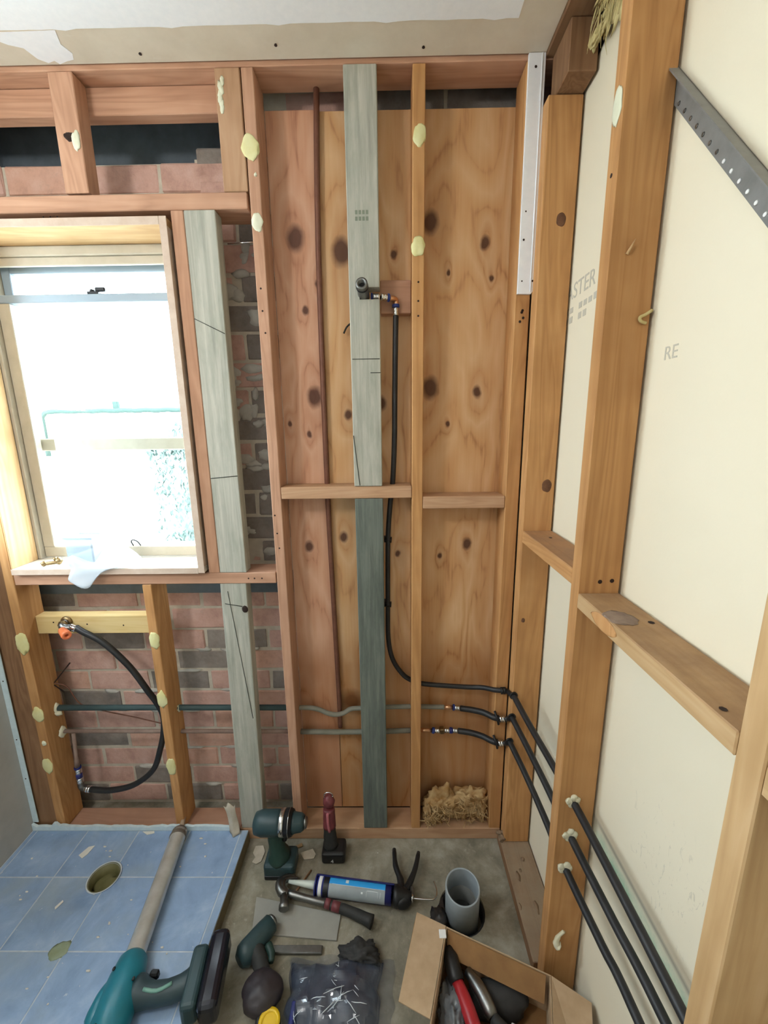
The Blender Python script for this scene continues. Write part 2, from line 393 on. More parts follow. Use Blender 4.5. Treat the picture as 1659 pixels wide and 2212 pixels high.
def obj(name, mb, mat, parent=None, origin=None):
    """link a mesh built in world coordinates as ONE object whose origin is the base of its bounding box"""
    bm = mb.bm if isinstance(mb, MB) else mb
    me = bpy.data.meshes.new(name)
    co = [v.co for v in bm.verts]
    if origin is None:
        mn = Vector([min(c[i] for c in co) for i in range(3)]); mx = Vector([max(c[i] for c in co) for i in range(3)])
        origin = Vector(((mn.x+mx.x)/2, (mn.y+mx.y)/2, mn.z))
    origin = Vector(origin)
    bmesh.ops.translate(bm, vec=-origin, verts=bm.verts)
    bm.to_mesh(me); bm.free(); me.materials.append(M[mat] if isinstance(mat, str) else mat)
    o = bpy.data.objects.new(name, me); COL.objects.link(o)
    o['wo'] = origin[:]
    if parent is not None:
        o.parent = parent; o.location = origin-Vector(parent['wo'])
    else: o.location = origin
    return o
GROUPS = {'stud': 'wall framing studs', 'nogging': 'noggings between the studs', 'post': 'grey-green treated posts', 'plywood': 'plywood lining sheets', 'wall plate': 'wall framing plates', 'flake': 'flakes on the shower floor', 'paper scrap': 'paper scraps round the drill'}
def tag(o, label=None, cat=None, group=None, kind=None):
    group = group or GROUPS.get(cat)
    if label: o['label'] = label
    if cat: o['category'] = cat
    if group: o['group'] = group
    if kind: o['kind'] = kind
    return o
def empty(name, loc, label=None, cat=None, group=None, kind=None):
    o = bpy.data.objects.new(name, None); COL.objects.link(o); o.empty_display_size = .05
    o.location = loc; o['wo'] = Vector(loc)[:]
    return tag(o, label, cat, group, kind)
def struct(name, mb, mat, parent=None, origin=None):
    return tag(obj(name, mb, mat, parent, origin), kind=None if parent else 'structure')
def box(*a, **k): return MB().box(*a, **k)
def cut(o, cutters):
    """boolean the cutter meshes (MB) out of a linked object, baking the result"""
    for c in cutters:
        me = bpy.data.meshes.new('cutter'); c.bm.to_mesh(me); c.bm.free()
        co = bpy.data.objects.new('cutter', me); COL.objects.link(co)
        md = o.modifiers.new('b', 'BOOLEAN'); md.operation = 'DIFFERENCE'; md.solver = 'EXACT'; md.object = co
        bpy.context.view_layer.update()
        dg = bpy.context.evaluated_depsgraph_get(); nm = bpy.data.meshes.new_from_object(o.evaluated_get(dg))
        o.modifiers.clear(); o.data = nm; bpy.data.objects.remove(co)
def textmesh(name, body, size, loc, ux, uy, mat, parent, ext=.0003):
    cu = bpy.data.curves.new(name, 'FONT'); cu.body = body; cu.size = size; cu.extrude = ext
    t = bpy.data.objects.new(name, cu); COL.objects.link(t); bpy.context.view_layer.update()
    me = bpy.data.meshes.new_from_object(t.evaluated_get(bpy.context.evaluated_depsgraph_get()))
    bpy.data.objects.remove(t)
    ux = Vector(ux).normalized(); uy = Vector(uy).normalized(); uz = ux.cross(uy)
    m4 = Matrix((ux, uy, uz)).transposed().to_4x4(); m4.translation = Vector(loc)
    b = MB(); b.bm.from_mesh(me); bmesh.ops.transform(b.bm, matrix=m4, verts=b.bm.verts)
    return obj(name, b, mat, parent)
FZ = -0.035          # concrete slab
TZ = 0.020           # shower floor surface
CZ = 2.462           # ceiling underside
WL = -1.385          # left wall face
RX = 0.416           # room side of right wall framing

# ------------------------------------------------------------------ setting: floor, ceiling, walls
f = struct('floor', box(-1.6, .62, -3.0, .30, -.16, FZ, bev=0), 'concrete', origin=(0, 0, 0))
cut(f, [MB().lathe([(0, .075), (.3, .075)], (.228, -.232, -.10), (.228, -.232, .5), 28)])
obj('pipe_pit', MB().lathe([(0, .074), (.055, .074), (.056, .068), (.006, .066)], (.228, -.232, -.098), (.228, -.232, .1), 28, False), 'void', f)
# shower floor bed with tiles
bed = struct('shower_floor', box(WL, -.549, -1.45, -.010, FZ, TZ-.006, bev=0), 'bed', origin=(0, 0, 0))
HC = (-.992, -.176)
def hole(r=.050): return MB().lathe([(0, r), (.3, r)], (HC[0], HC[1], -.15), (HC[0], HC[1], .2), 30)
cut(bed, [hole()])
gr = obj('grout', box(WL, -.5505, -1.449, -.011, TZ-.006, TZ-.0009, bev=0), 'grout', bed, origin=(0, 0, 0)); cut(gr, [hole()])
xs = [WL+.002, -1.3655, -1.1685, -.9705, -.7735, -.5765, -.549]
ys = [-.011, -.175, -.375, -.575, -.775, -.975, -1.175, -1.375]
for i in range(len(xs)-1):
    for j in range(len(ys)-1):
        t = box(xs[i]+.0018, xs[i+1]-.0018, ys[j+1]+.0018, ys[j]-.0018, TZ-.0035, TZ+random.uniform(-.0005, .0005), bev=.0008)
        o = obj('tile', t, 'tile', bed)
        if i in (2, 3) and j in (0, 1):
            wo = Vector(o['wo']); c = hole(); o.data.transform(Matrix.Translation(wo)); o.location = -Vector(bed['wo']); o['wo'] = (0, 0, 0); bpy.context.view_layer.update(); cut(o, [c])
dr = empty('drain', (HC[0], HC[1], -.03), 'open round drain hole with olive sludge sunk in the blue-grey shower floor', 'drain')
obj('drain_collar', MB().lathe([(0, .0495), (.052, .0495), (.052, .046), (.0, .045)], (HC[0], HC[1], -.030), (HC[0], HC[1], .1), 36, False), 'olive', dr)
obj('drain_rim', MB().lathe([(0, .047), (.0035, .053), (.0045, .0505), (.001, .0455)], (HC[0], HC[1], TZ-.001), (HC[0], HC[1], .1), 36, False), 'grout', dr)
obj('sludge', MB().blob((HC[0], HC[1], -.026), (.045, .045, .010), .5, 1.5, 3, 3), 'olive', dr)
tag(obj('sealed_waste_patch', MB().blob((-.986, -.372, TZ), (.026, .024, .0035), .3, 1.4, 3, 5), plain('olive_patch', '#7f8a68', .5, 0, 30, '#93a08a')),
    'small olive green round patch on the shower tiles in front of the drain', 'patch')
# ceiling: white painted sheet with an unpainted strip where the cornice was torn off
c = struct('ceiling', box(-1.6, RX+.001, -3.0, -.004, CZ, CZ+.012, bev=0), 'ceil_border', origin=(0, 0, 0))
cp = MB(); bmv = []
poly = [(-1.385, -3.0, CZ)]
n = 60
for k in range(n+1):
    x = -1.385+(RX-.098+1.385)*k/n; poly.append((x, -.098+.0022*mnoise.noise(Vector((x*18, 1, 0)))+(.004 if k % 9 == 4 else 0), CZ))
for k in range(1, n+1):
    y = -.098-(3.0-.098)*k/n; poly.append((RX-.098+.0022*mnoise.noise(Vector((y*18, 5, 0))), y, CZ))
obj('painted_field', cp.prism(poly, (0, 0, -.0012)), 'plaster_white', c, origin=(0, 0, 0))
pp = [(-.985, -.092), (-.955, -.078), (-.93, -.062), (-.90, -.052), (-.89, -.022), (-.872, -.010), (-.852, -.016), (-.845, -.006), (-.82, -.014), (-.80, -.018), (-.79, -.035), (-.80, -.06), (-.785, -.095)]
obj('paint_remnant', MB().prism([(x, y, CZ) for x, y in pp], (0, 0, -.001)), 'plaster_white', c, origin=(0, 0, 0))
for (x, y) in ((-.27, -.045), (.10, -.03), (-.62, -.03)):
    obj('screw_hole', MB().lathe([(0, .004), (.002, .003)], (x, y, CZ-.002), (x, y, CZ), 10), 'rust', c)

# walls
wl = struct('wall_left', box(WL-.012, WL, -3.0, -.002, TZ, CZ, bev=0), 'plaster_grey', origin=(0, 0, 0))
SWY = (-.37, -.09); SWZ = (1.15, 2.05)            # window added in the left wall for side light, out of view
cut(wl, [box(WL-.1, WL+.1, *SWY, *SWZ, bev=0)])
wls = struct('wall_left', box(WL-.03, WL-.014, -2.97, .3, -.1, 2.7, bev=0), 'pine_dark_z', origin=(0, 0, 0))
cut(wls, [box(WL-.1, WL+.1, *SWY, *SWZ, bev=0)])
w2 = empty('fill_light_window', (WL, -.42, 1.12), kind='structure')
obj('frame', MB().box(WL-.045, WL+.012, -.41, -.3705, 1.12, 2.09, bev=.003).box(WL-.045, WL+.012, -.0895, -.055, 1.12, 2.09, bev=.003).box(WL-.045, WL+.012, -.37, -.09, 2.0505, 2.09, bev=.003).box(WL-.045, WL+.012, -.37, -.09, 1.11, 1.1495, bev=.003).box(WL-.035, WL-.012, -.369, -.091, 1.585, 1.615, bev=.003), 'frame_cream', w2)
obj('pane', box(WL-.026, WL-.023, -.369, -.091, 1.151, 2.049, bev=0), 'glass', w2)
bd = obj('edge_bead', box(WL+.0005, WL+.0215, -.0045, -.0010, .050, CZ-.03, bev=.0008), 'plaster_blue', wl)
for z in (.25, .42, .66, .9): obj('screw_hole', MB().lathe([(0, .0025), (.001, .002)], (WL+.012, -.0055, z), (WL+.012, 0, z), 8), 'rust', bd)
# rear of the room, behind the camera
wr = MB(); wr.box(-1.6, .62, -2.72, -2.62, FZ, CZ, bev=0)
struct('wall_rear', wr, 'plaster_white')
# plasterboard behind the right hand framing, torn at the top far corner
py = [(.06, FZ), (-2.62, FZ), (-2.62, 2.70), (-.30, 2.70), (-.215, 2.56), (-.205, 2.44), (-.165, 2.405), (-.13, 2.395), (-.09, 2.385), (-.05, 2.378), (-.02, 2.385), (-.005, 2.36), (.004, 2.345), (.03, 2.37), (.06, 2.37)]
wrt = struct('wall_right', MB().prism([(.512, y, z) for y, z in py], (.010, 0, 0)), 'cream', origin=(0, 0, 0))
textmesh('stencil_text', 'PLASTER', .056, (.5117, .035, 1.862), (0, -1, 0), (0, 0, 1), 'ink', wrt)
for k, (w_, z) in enumerate(((9, 1.826), (7, 1.800))):
    for q in range(w_):
        if random.random() < .8: obj('stencil_bar', box(.5112, .512, .03-q*.026-.017, .03-q*.026, z, z+.013+.004*random.random(), bev=0), 'ink', wrt)
textmesh('stencil_text', 'RE', .034, (.5117, -.470, 1.637), (0, -1, 0), (0, 0, 1), 'ink', wrt)
struct('wall_right', box(.535, .62, -3.0, .3, -.1, 2.75, bev=0), 'sarking', origin=(0, 0, 0))

# brick wall behind the back framing, with the window opening left out
wb = MB()
for (x0, x1, z0, z1) in ((-1.62, .62, -.16, 1.0), (-1.62, -1.29, 2.2, 2.335), (-.585, .62, 1.0, 2.335), (-1.29, -.585, 2.2, 2.325), (-.39, .62, 2.335, 2.75)):
    wb.box(x0, x1, .1585, .262, z0, z1, bev=0)
wall_b = struct('wall_back', wb, 'mortar', origin=(0, 0, 0))
P = .0886; BL = .2415
def brick(x0, x1, z0, z1, dark=False):
    if x1-x0 < .02: return
    y = .155+random.uniform(-.003, .003); t = MB().box(x0, x1, y, y+.09, z0, z1, bev=.004)
    for v in t.bm.verts: v.co += Vector((random.uniform(-.002, .002), random.uniform(-.0015, .0015), random.uniform(-.0015, .0015)))
    mt = 'brick_dark' if dark else random.choice(('brick_red', 'brick_dark', 'brick_dark') if jamb else ('brick_red', 'brick_red', 'brick_orange'))
    obj('brick', t, mt, wall_b)
jamb = False
darks = {(0, 1), (2, 2), (2, 4), (3, 3), (4, 3), (4, 5), (5, 1), (7, 1), (9, 2), (10, 1), (10, 3), (10, 5)}
olddarks = {(0, 4), (1, 1), (2, 1), (2, 4), (4, 1), (6, 1), (8, 3), (0, 1), (3, 3), (5, 4), (9, 2)}
def course(z0, phase, x0, x1, k=None, gap=.0095):
    i = 0; x = phase
    while x < x1:
        a, b = max(x+gap/2, x0), min(x+BL-gap/2, x1)
        if b-a > .03: brick(a, b, z0+gap/2, z0+P-gap/2, k is not None and (k, i) in darks)
        x += BL; i += 1
for k in range(11):                               # below the sill, rows counted downwards from the sill
    z0 = .861-P*k
    course(z0, -1.6805+(.1185 if k % 2 == 1 else 0)-(0 if k % 2 else 0), -1.40, -.30, k)
for k in range(1, 17):                            # jamb strip right of the window
    z0 = .861+P*k
    jamb = True; course(z0, -.7125+(.1185 if k % 2 else 0), -.575, -.385 if k > 14 else -.36)
jamb = False; course(2.241, -1.1805-BL, -1.55, -.36)                # course over the window head
jamb = True
for k in range(3): course(2.33+P*k, -.42+(.1185 if k % 2 else 0), -.385, .50)
ms = MB()
for k in range(34):
    z = random.uniform(1.05, 2.1); ms.blob((random.uniform(-.53, -.40), .158, z), (random.uniform(.012, .04), .010, random.uniform(.010, .028)), .5, 2.2, 2, k)
for k in range(22):
    kk = random.randint(0, 9); ms.blob((random.uniform(-1.2, -.42), .158, .861-P*kk+random.uniform(-.004, .004)), (random.uniform(.02, .06), .008, random.uniform(.006, .011)), .5, 2.2, 2, k+50)
tag(obj('mortar_smear', ms, 'mortar_smear', wall_b), kind='stuff')
struct('trim_1', box(-1.6, -.30, .148, .153, .923, 1.010, bev=.001), 'sarking', origin=(0, 0, 0))      # flashing over the sill course
struct('cavity_light_stop', box(-1.62, .62, .272, .292, 2.24, 2.715, bev=0), 'sarking', origin=(0, 0, 0))  # added sheet: blocks stray light and stands in for the dark cavity
struct('sky_block_shell', MB().box(-1.72, .72, -3.0, .52, 2.76, 2.78, bev=0).box(-1.72, -1.70, -3.0, .52, 2.3, 2.7599, bev=0).box(.70, .72, -3.0, .52, -.2, 2.7599, bev=0).box(-1.70, .70, -3.0, -2.98, -.2, 2.7599, bev=0), 'void', origin=(0, 0, 0))  # added black shell that keeps sky light from leaking in round the ceiling
struct('wall_outer', MB().box(-.53, .7, .30, .40, -.3, 2.9, bev=0).box(-1.9, -.53, .30, .40, -.3, .98, bev=0).box(-1.9, -.53, .30, .40, 2.28, 2.9, bev=0), 'white_wall')

# ------------------------------------------------------------------ timbers
def timber(name, label, cat, x0, x1, y0, y1, z0, z1, mat, group=None, bev=.002, origin=None):
    return tag(obj(name, box(x0, x1, y0, y1, z0, z1, bev=bev), mat, origin=origin), label, cat, group)
def dab(parent, x, y, z, w=.020, h=.030, ax='y', mat='glue', seed=0):
    b = MB()
    rad = (w, .004, h) if ax == 'y' else (.004, w, h)
    b.blob((x, y, z), rad, .28, 1.3, 3, seed+x*7+z*3)
    obj('adhesive_dab', b, mat, parent)
def nailhole(parent, x, y, z, ax='y', r=.003):
    d = {'y': (0, .01, 0), 'x': (.01, 0, 0), 'z': (0, 0, -.01)}[ax]; p = Vector((x, y, z)); q = p-Vector(d)*.06
    obj('nail_hole', MB().lathe([(0, r), (.0008, r*.8)], q, q+Vector(d), 7), 'rust', parent)
PZ = 2.452
timber('top_plate', 'brown top plate running under the ceiling along the back wall', 'wall plate', WL-.01, .508, .0005, .0895, PZ, PZ+.045, 'pine_red_x')
timber('head_board', 'reddish board tucked under the top plate above the window', 'board', -1.2985, -.4495, .052, .0895, 2.384, PZ-.001, 'pine_red_x')
bp1 = timber('bottom_plate', 'dusty bottom plate of the back wall behind the shower floor', 'wall plate', WL, -.5865, .0, .0895, -.030, .014, 'pine_red_x')
bp2 = timber('bottom_plate', 'dusty bottom plate of the back wall behind the cordless drill and red tool', 'wall plate', -.5855, .4145, .0, .0895, FZ, .014, 'pine_x')
S0 = timber('wall_stud', 'leftmost wall stud, with yellow glue dabs, left of the brick panel', 'stud', -1.297, -1.264, 0, .0895, .015, 2.451, 'pine_orange_z')
for (x, z, w, h) in ((-1.280, .803, .021, .040), (-1.278, .522, .021, .028), (-1.284, .301, .018, .032)): dab(S0, x, -.0005, z, w, h)
dab(S0, -1.279, -.0005, .40, .008, .010, mat='glue_white')
timber('corner_stud', 'dark corner stud beside the pale blue edge bead', 'stud', WL, -1.299, .006, .0895, .015, 2.451, 'pine_dark_z')
D1 = timber('dwarf_stud', 'short stud under the window sill between two brick panels', 'stud', -.832, -.801, 0, .0895, .015, 1.0165, 'pine_orange_z')
for (x, z) in ((-.815, .812), (-.819, .582), (-.818, .299)): dab(D1, x, -.0005, z, .018, .033)
wn = timber('sill_nogging', 'long sill nogging running under the window across to the tall stud', 'nogging', -1.262, -.3785, 0, .0895, 1.018, 1.056, 'pine_red_x')
for x in (-.45, -.425, -.47): nailhole(wn, x, 0, 1.036)
S1 = timber('wall_stud', 'tall stud between the window and the plywood bay, two cream glue dabs near its top', 'stud', -.3755, -.3435, 0, .0895, .015, 2.451, 'pine_red_z')
dab(S1, -.364, -.0005, 2.268, .024, .030); dab(S1, -.360, -.0005, 2.090, .016, .023, mat='glue_white'); dab(S1, -.355, -.0005, 2.205, .004, .005, mat='glue_white')
for z in (1.92, 1.86, 1.80, 1.25, 1.19, 1.14): nailhole(S1, -.362+random.uniform(-.006, .006), 0, z)
S2 = timber('wall_stud', 'narrow stud in the middle of the plywood, right of the grey-green post', 'stud', .0745, .1085, 0, .0885, .015, 2.451, 'pine_orange_z')
dab(S2, .093, -.0005, 2.289, .017, .027); dab(S2, .091, -.0005, 2.021, .019, .026)
for z in (1.93, 1.88, 1.84): nailhole(S2, .092, 0, z)
S3 = timber('wall_stud', 'end stud of the plywood bay tight in the back corner', 'stud', .3715, .4140, 0, .0885, .015, 2.451, 'pine_orange_z')
for (x, z) in ((.392, 1.845), (.397, 1.83), (.388, 1.82), (.394, 1.85)): nailhole(S3, x, 0, z, r=.004)
hs1 = timber('head_stud', 'short stud above the window with a pale glue dab and a knot', 'stud', -.888, -.822, 0, .0505, 2.1705, 2.451, 'pine_red_z')
dab(hs1, -.835, -.0005, 2.295, .011, .024, mat='glue_white'); dab(hs1, -.853, .001, 2.303, .014, .012, mat='rust')
hs2 = timber('head_stud', 'short paint-smeared stud at the right end of the window lintel', 'stud', -.446, -.3795, 0, .0505, 2.1665, 2.451, 'pine_z')
pr = MB()
for k in range(7): pr.blob((-.432+random.uniform(-.006, .006), -.0005, 2.36+k*.010), (.006, .0015, .012), .5, 2, 2, k)
obj('paint_smear', pr, 'glue_white', hs2)
timber('window_lintel', 'long lintel board over the window opening', 'lintel', WL, -.383, 0, .0895, 2.124, 2.1655, 'pine_red_x')
timber('jamb_stud', 'narrow pinkish jamb stud beside the window frame', 'stud', -.601, -.5655, 0, .0895, 1.0565, 2.1235, 'pine_red_z')
G1 = timber('treated_post', 'grey-green treated post right of the window, above the sill nogging', 'post', -.5640, -.4755, 0, .045, 1.0565, 2.1235, 'treated')
G1b = timber('treated_post', 'grey-green treated post below the sill nogging, over the bricks', 'post', -.5750, -.4870, .002, .046, .0145, 1.0175, 'treated')
b = G1b.data
for v in b.vertices:                                   # leans a little to the left towards the floor
    v.co.x += .012*(v.co.z/1.0)-.006
def line(parent, p, q, w, name='pencil_line'):
    p, q = Vector(p), Vector(q); obj(name, MB().tube([p, q], w, 5), 'ink_dark', parent)
line(G1, (-.563, -.0002, 1.842), (-.478, -.0002, 1.800), .0010); line(G1, (-.563, -.0002, 1.372), (-.477, -.0002, 1.379), .0014)
line(G1b, (-.545, .0018, .99), (-.498, .0018, .50), .0012); line(G1b, (-.558, .0018, .945), (-.50, .0018, .935), .0014)
obj('knot', MB().blob((-.492, .002, .925), (.011, .003, .013), .2, 1, 2), 'rust', G1b)
G2 = timber('treated_post', 'long grey-green treated post with the shower outlet, above the middle nogging', 'post', -.1075, -.0195, -.002, .043, 1.342, 2.451, 'treated')
cut(G2, [])
o = G2
wo = Vector(o['wo']); c_ = box(-.078, -.01, -.01, .06, 1.886, 1.918, bev=0); bmesh.ops.translate(c_.bm, vec=Vector((0, 0, 0)), verts=c_.bm.verts)
bpy.context.view_layer.update(); cut(o, [c_])
line(G2, (-.103, -.0022, 1.723), (-.022, -.0022, 1.723), .0011); line(G2, (-.05, -.0022, 1.684), (-.02, -.0022, 1.684), .0010); line(G2, (-.106, -.0022, 1.50), (-.090, -.0022, 1.345), .0013)
for k in range(2):
    for q in range(4): obj('stamp_mark', box(-.085+q*.010, -.078+q*.010, -.0024, -.0018, 2.088+k*.016, 2.098+k*.016, bev=0), plain('faded_stamp', '#7c8474', .9), G2)
G2b = timber('treated_post', 'dark grey post hanging below the middle nogging down to the bottom plate', 'post', -.1070, -.0180, -.002, .043, .018, 1.3015, 'treated_dark')
N1 = timber('nogging', 'left horizontal nogging across the plywood, behind the black shower pipe', 'nogging', -.3425, .0735, 0, .0885, 1.3025, 1.3410, 'pine_x')
N2_ = timber('nogging', 'right horizontal nogging across the plywood, next to the corner', 'nogging', .1095, .3705, 0, .0885, 1.2665, 1.3060, 'pine_x')
nog3 = timber('tap_nogging', 'pale new pine nogging carrying the tap below the window', 'nogging', -1.263, -.833, .048, .0885, .8135, .882, 'new_pine_x')
for (x, z) in ((-1.20, .858), (-1.08, .85), (-.95, .845)): nailhole(nog3, x, .048, z, r=.003)
chk = timber('fixing_block', 'small reddish pine block behind the shower outlet fitting', 'block', -.0185, .0740, .056, .0885, 1.862, 1.955, 'pine_red_x')

# plywood sheets lining the bay
tag(obj('plywood_sheet', box(-.3430, -.2010, .0895, .1015, .016, 2.412, bev=.001), 'ply_red', origin=(0, 0, 0)), 'narrow reddish plywood sheet left of the vertical copper pipe', 'plywood')
tag(obj('plywood_sheet', box(-.1990, .4150, .0895, .1015, .016, 2.408, bev=.001), 'ply', origin=(0, 0, 0)), 'wide knotty plywood sheet right of the vertical copper pipe', 'plywood')

# right hand wall framing
R1 = timber('wall_stud', 'first stud of the right wall, wide brown face with knots, in the back corner', 'stud', RX+.001, .506, -.045, -.0005, FZ+.0415, 2.345, 'pine_orange_z')
for (x, z, r) in ((.470, 2.061, .013), (.482, 1.342, .015), (.436, .900, .006)): obj('knot', MB().blob((x, -.0452, z), (r, .0012, r*1.25), .15, 1.2, 3, x), plain('knot_%d' % (z*100), '#7d563a', .8, 0, 60, '#5c3c28'), R1)
Nn = timber('wall_stud', 'big near stud of the right wall, black pipes passing through its lower part', 'stud', RX, .506, -.4255, -.3900, FZ+.001, 2.452, 'pine_orange_z')
dab(Nn, RX-.0005, -.407, 2.077, .014, .030, ax='x', mat='glue_white')
for (x, z) in ((.462, 1.185), (.488, 1.187)): nailhole(Nn, x, -.4255, z, r=.005)
nailhole(Nn, RX, -.408, 1.97, ax='x', r=.004)
for (x, z, s_) in ((.455, .608, 1.0), (.4555, .503, 1.1), (.4505, .400, 1.1)):
    q = MB()
    for k in range(5):
        a = k*1.1+x*90; q.blob((x-.004+.010*math.cos(a), -.427, z+.009*math.sin(a)), (.009*s_, .004, .010*s_), .4, 2, 2, k+z*10)
    obj('gap_filler', q, 'gap_filler', Nn)
q = MB().tube([(.462, -.4262, .185), (.447, -.4264, .165), (.444, -.4262, .142), (.450, -.4262, .135)], [.005, .007, .009, .012], 8, smooth=4); obj('plaster_smear', q, 'gap_filler', Nn)
obj('wood_splinter', MB().tube([(.449, -.4262, 1.832), (.458, -.434, 1.855)], [.0035, .0006], 6), 'pine_pale_z', Nn)
obj('yellow_clip', MB().tube([(.497, -.428, 1.712), (.486, -.430, 1.715), (.484, -.430, 1.722), (.495, -.428, 1.727), (.507, -.427, 1.735)], .003, 8, smooth=4), 'insul_yellow', Nn)
Nf = timber('wall_stud', 'nearest stud at the right edge of the photo, cut off by the frame', 'stud', RX, .506, -.8760, -.8400, FZ+.001, 2.452, 'pine_pale_z')
ng = timber('nogging', 'dusty far nogging between the corner stud and the big stud of the right wall', 'nogging', RX+.001, .506, -.3885, -.0460, 1.165, 1.203, 'pine_orange_y')
ng2 = timber('nogging', 'dusty knotted near nogging between the big stud and the nearest stud', 'nogging', RX, .506, -.8390, -.4265, 1.1245, 1.159, 'pine_pale_y')
obj('knot', MB().blob((RX+.026, -.545, 1.1595), (.028, .030, .0012), .3, 1.6, 3, 2), plain('dark_knot', '#7a675c', .8, 0, 40, '#94806f'), ng2)
kb = MB().blob((RX-.0002, -.535, 1.142), (.0012, .045, .016), .12, 2, 3, 4); obj('bark_edge', kb, 'pine_orange_z', ng2)
nailhole(ng2, .488, -.565, 1.1592, ax='z', r=.006); nailhole(ng2, .43, -.80, 1.1592, ax='z', r=.005); nailhole(ng, .47, -.13, 1.2032, ax='z', r=.005)
timber('nogging', 'pale nogging stub at the right frame edge beyond the nearest stud', 'nogging', RX, .506, -1.30, -.8770, 1.110, 1.148, 'pine_pale_y')
timber('wall_plate', 'brown top plate of the right wall beside the torn ceiling edge', 'wall plate', RX+.002, .500, -2.6, -.0010, 2.4535, 2.50, 'pine_dark_y')
timber('blocking', 'short rough block above the corner stud under the right top plate', 'block', .437, .5055, -.110, -.0015, 2.3465, 2.4525, 'pine_dark_z')
timber('bottom_plate', 'plaster-splashed bottom plate of the right wall between corner and big stud', 'wall plate', .404, .509, -.3890, -.0010, FZ, .0060, 'dusty_plate')
sp = MB()
for k in range(9):
    sp.blob((random.uniform(.404, .47), random.uniform(-.38, -.02), .006), (random.uniform(.004, .012), random.uniform(.006, .02), .0018), .5, 2, 1, k)
for k in range(12): sp.blob((.406+random.uniform(-.004, .016), -.012-random.random()*.03, .004+random.random()*.02), (.008, .008, .007), .5, 2, 1, k+60)
tag(obj('plaster_splash', sp, plain('grey_plaster_splash', '#80674f', .9, 0, 30, '#8d765e'), bpy.data.objects['bottom_plate.002']), kind='stuff')

# white casing strip in the back corner
ws = empty('corner_strip', (.396, -.004, 1.892), 'white painted plaster strip nailed in the back right corner, upper half only', 'trim strip')
obj('strip_face', MB().prism([(.373, -.0005, 2.461), (.374, -.0005, 1.892), (.412, -.0005, 1.891), (.4195, -.0005, 1.900), (.4170, -.0005, 2.461)], (0, -.008, 0), .0012), 'plaster_white', ws)
obj('strip_bead', MB().tube([(.4105, -.0088, 1.897), (.4085, -.0088, 2.46)], .0022, 8), 'plaster_white', ws)
for (x, z, r) in ((.392, 2.43, .0035), (.386, 2.10, .0022), (.384, 2.03, .0030), (.385, 1.925, .0022), (.415, 1.925, .003)): obj('nail_hole', MB().lathe([(0, r), (.001, r*.7)], (x, -.0092, z), (x, 0, z), 8), 'rust', ws)

# galvanised diagonal brace
br = empty('wall_brace', (.505, -.40, 2.1), 'grey perforated metal brace running diagonally across the right plasterboard', 'brace')
a, bq = Vector((.508, -.392, 2.135)), Vector((.508, -1.00, 1.372)); d = (bq-a).normalized(); nrm = Vector((0, d.z, -d.y))
if nrm.z < 0: nrm = -nrm
w = .017
obj('web', MB().prism([a-nrm*w, bq-nrm*w, bq+nrm*w, a+nrm*w], (-.002, 0, 0)), 'galv', br)
obj('flange', MB().prism([a+nrm*w, bq+nrm*w, bq+nrm*w+Vector((-.018, 0, 0)), a+nrm*w+Vector((-.018, 0, 0))], -nrm*.002), 'galv', br)
for k in range(34):
    p = a+d*(.03+k*.0285)-nrm*(w*.62)
    obj('nail_dimple', MB().lathe([(0, .0036), (.0014, .0026)], p+Vector((-.002, 0, 0)), p+Vector((-1, 0, 0)), 8), 'white' if k > 8 else 'steel', br)

# glasswool
iw = MB()
for (c_, r_, s_) in (((.482, -.250, 2.436), (.018, .085, .026), 1), ((.496, -.185, 2.408), (.009, .040, .030), 2), ((.492, -.255, 2.385), (.010, .050, .045), 4), ((.498, -.340, 2.33), (.008, .045, .09), 5), ((.470, -.340, 2.438), (.018, .045, .026), 3), ((.490, -.125, 2.395), (.008, .045, .012), 6)):
    iw.blob(c_, r_, .7, 2.8, 4, s_)
for k in range(120):
    p = Vector((random.uniform(.47, .505), random.uniform(-.36, -.15), 2.425+random.uniform(-.03, .015))); q = Vector((random.uniform(-.008, .008), random.uniform(.0, .05), -.012-random.random()**2*.06))
    iw.tube([p, p+q*.5+Vector((random.uniform(-.004, .004), .004, 0)), p+q], [.0010, .0008, .0003], 4, smooth=2)
tag(obj('insulation_tuft', iw, 'insul_yellow'), 'ragged yellow glasswool hanging from the torn hole at the top of the right wall', 'insulation')
ib = MB()
for (c_, r_, s_) in (((.190, .038, .092), (.058, .026, .066), 1), ((.300, .040, .096), (.066, .025, .062), 2), ((.138, .028, .062), (.018, .018, .044), 3), ((.345, .034, .066), (.018, .020, .044), 4), ((.24, .044, .078), (.10, .022, .042), 6)):
    ib.blob(c_, r_, .55, 2.4, 4, s_)
for k in range(240):
    c_ = random.choice(((.19, .0, .085, .055), (.30, .01, .09, .065), (.145, -.005, .06, .02)))
    a_ = random.random()*6.28; rr = c_[3]*random.random()**.5
    p = Vector((c_[0]+rr*math.cos(a_), c_[1]+.004, c_[2]+rr*math.sin(a_))); q = Vector((random.gauss(0, .012), -abs(random.gauss(0, .006)), random.gauss(0, .012)))
    ib.tube([p, p+q*.6+Vector((0, -.006, 0)), p+q*1.3], [.0016, .0012, .0004], 4)
tag(obj('insulation_offcut', ib, 'insul'), 'golden glasswool offcut stuffed at the foot of the right plywood bay', 'insulation')

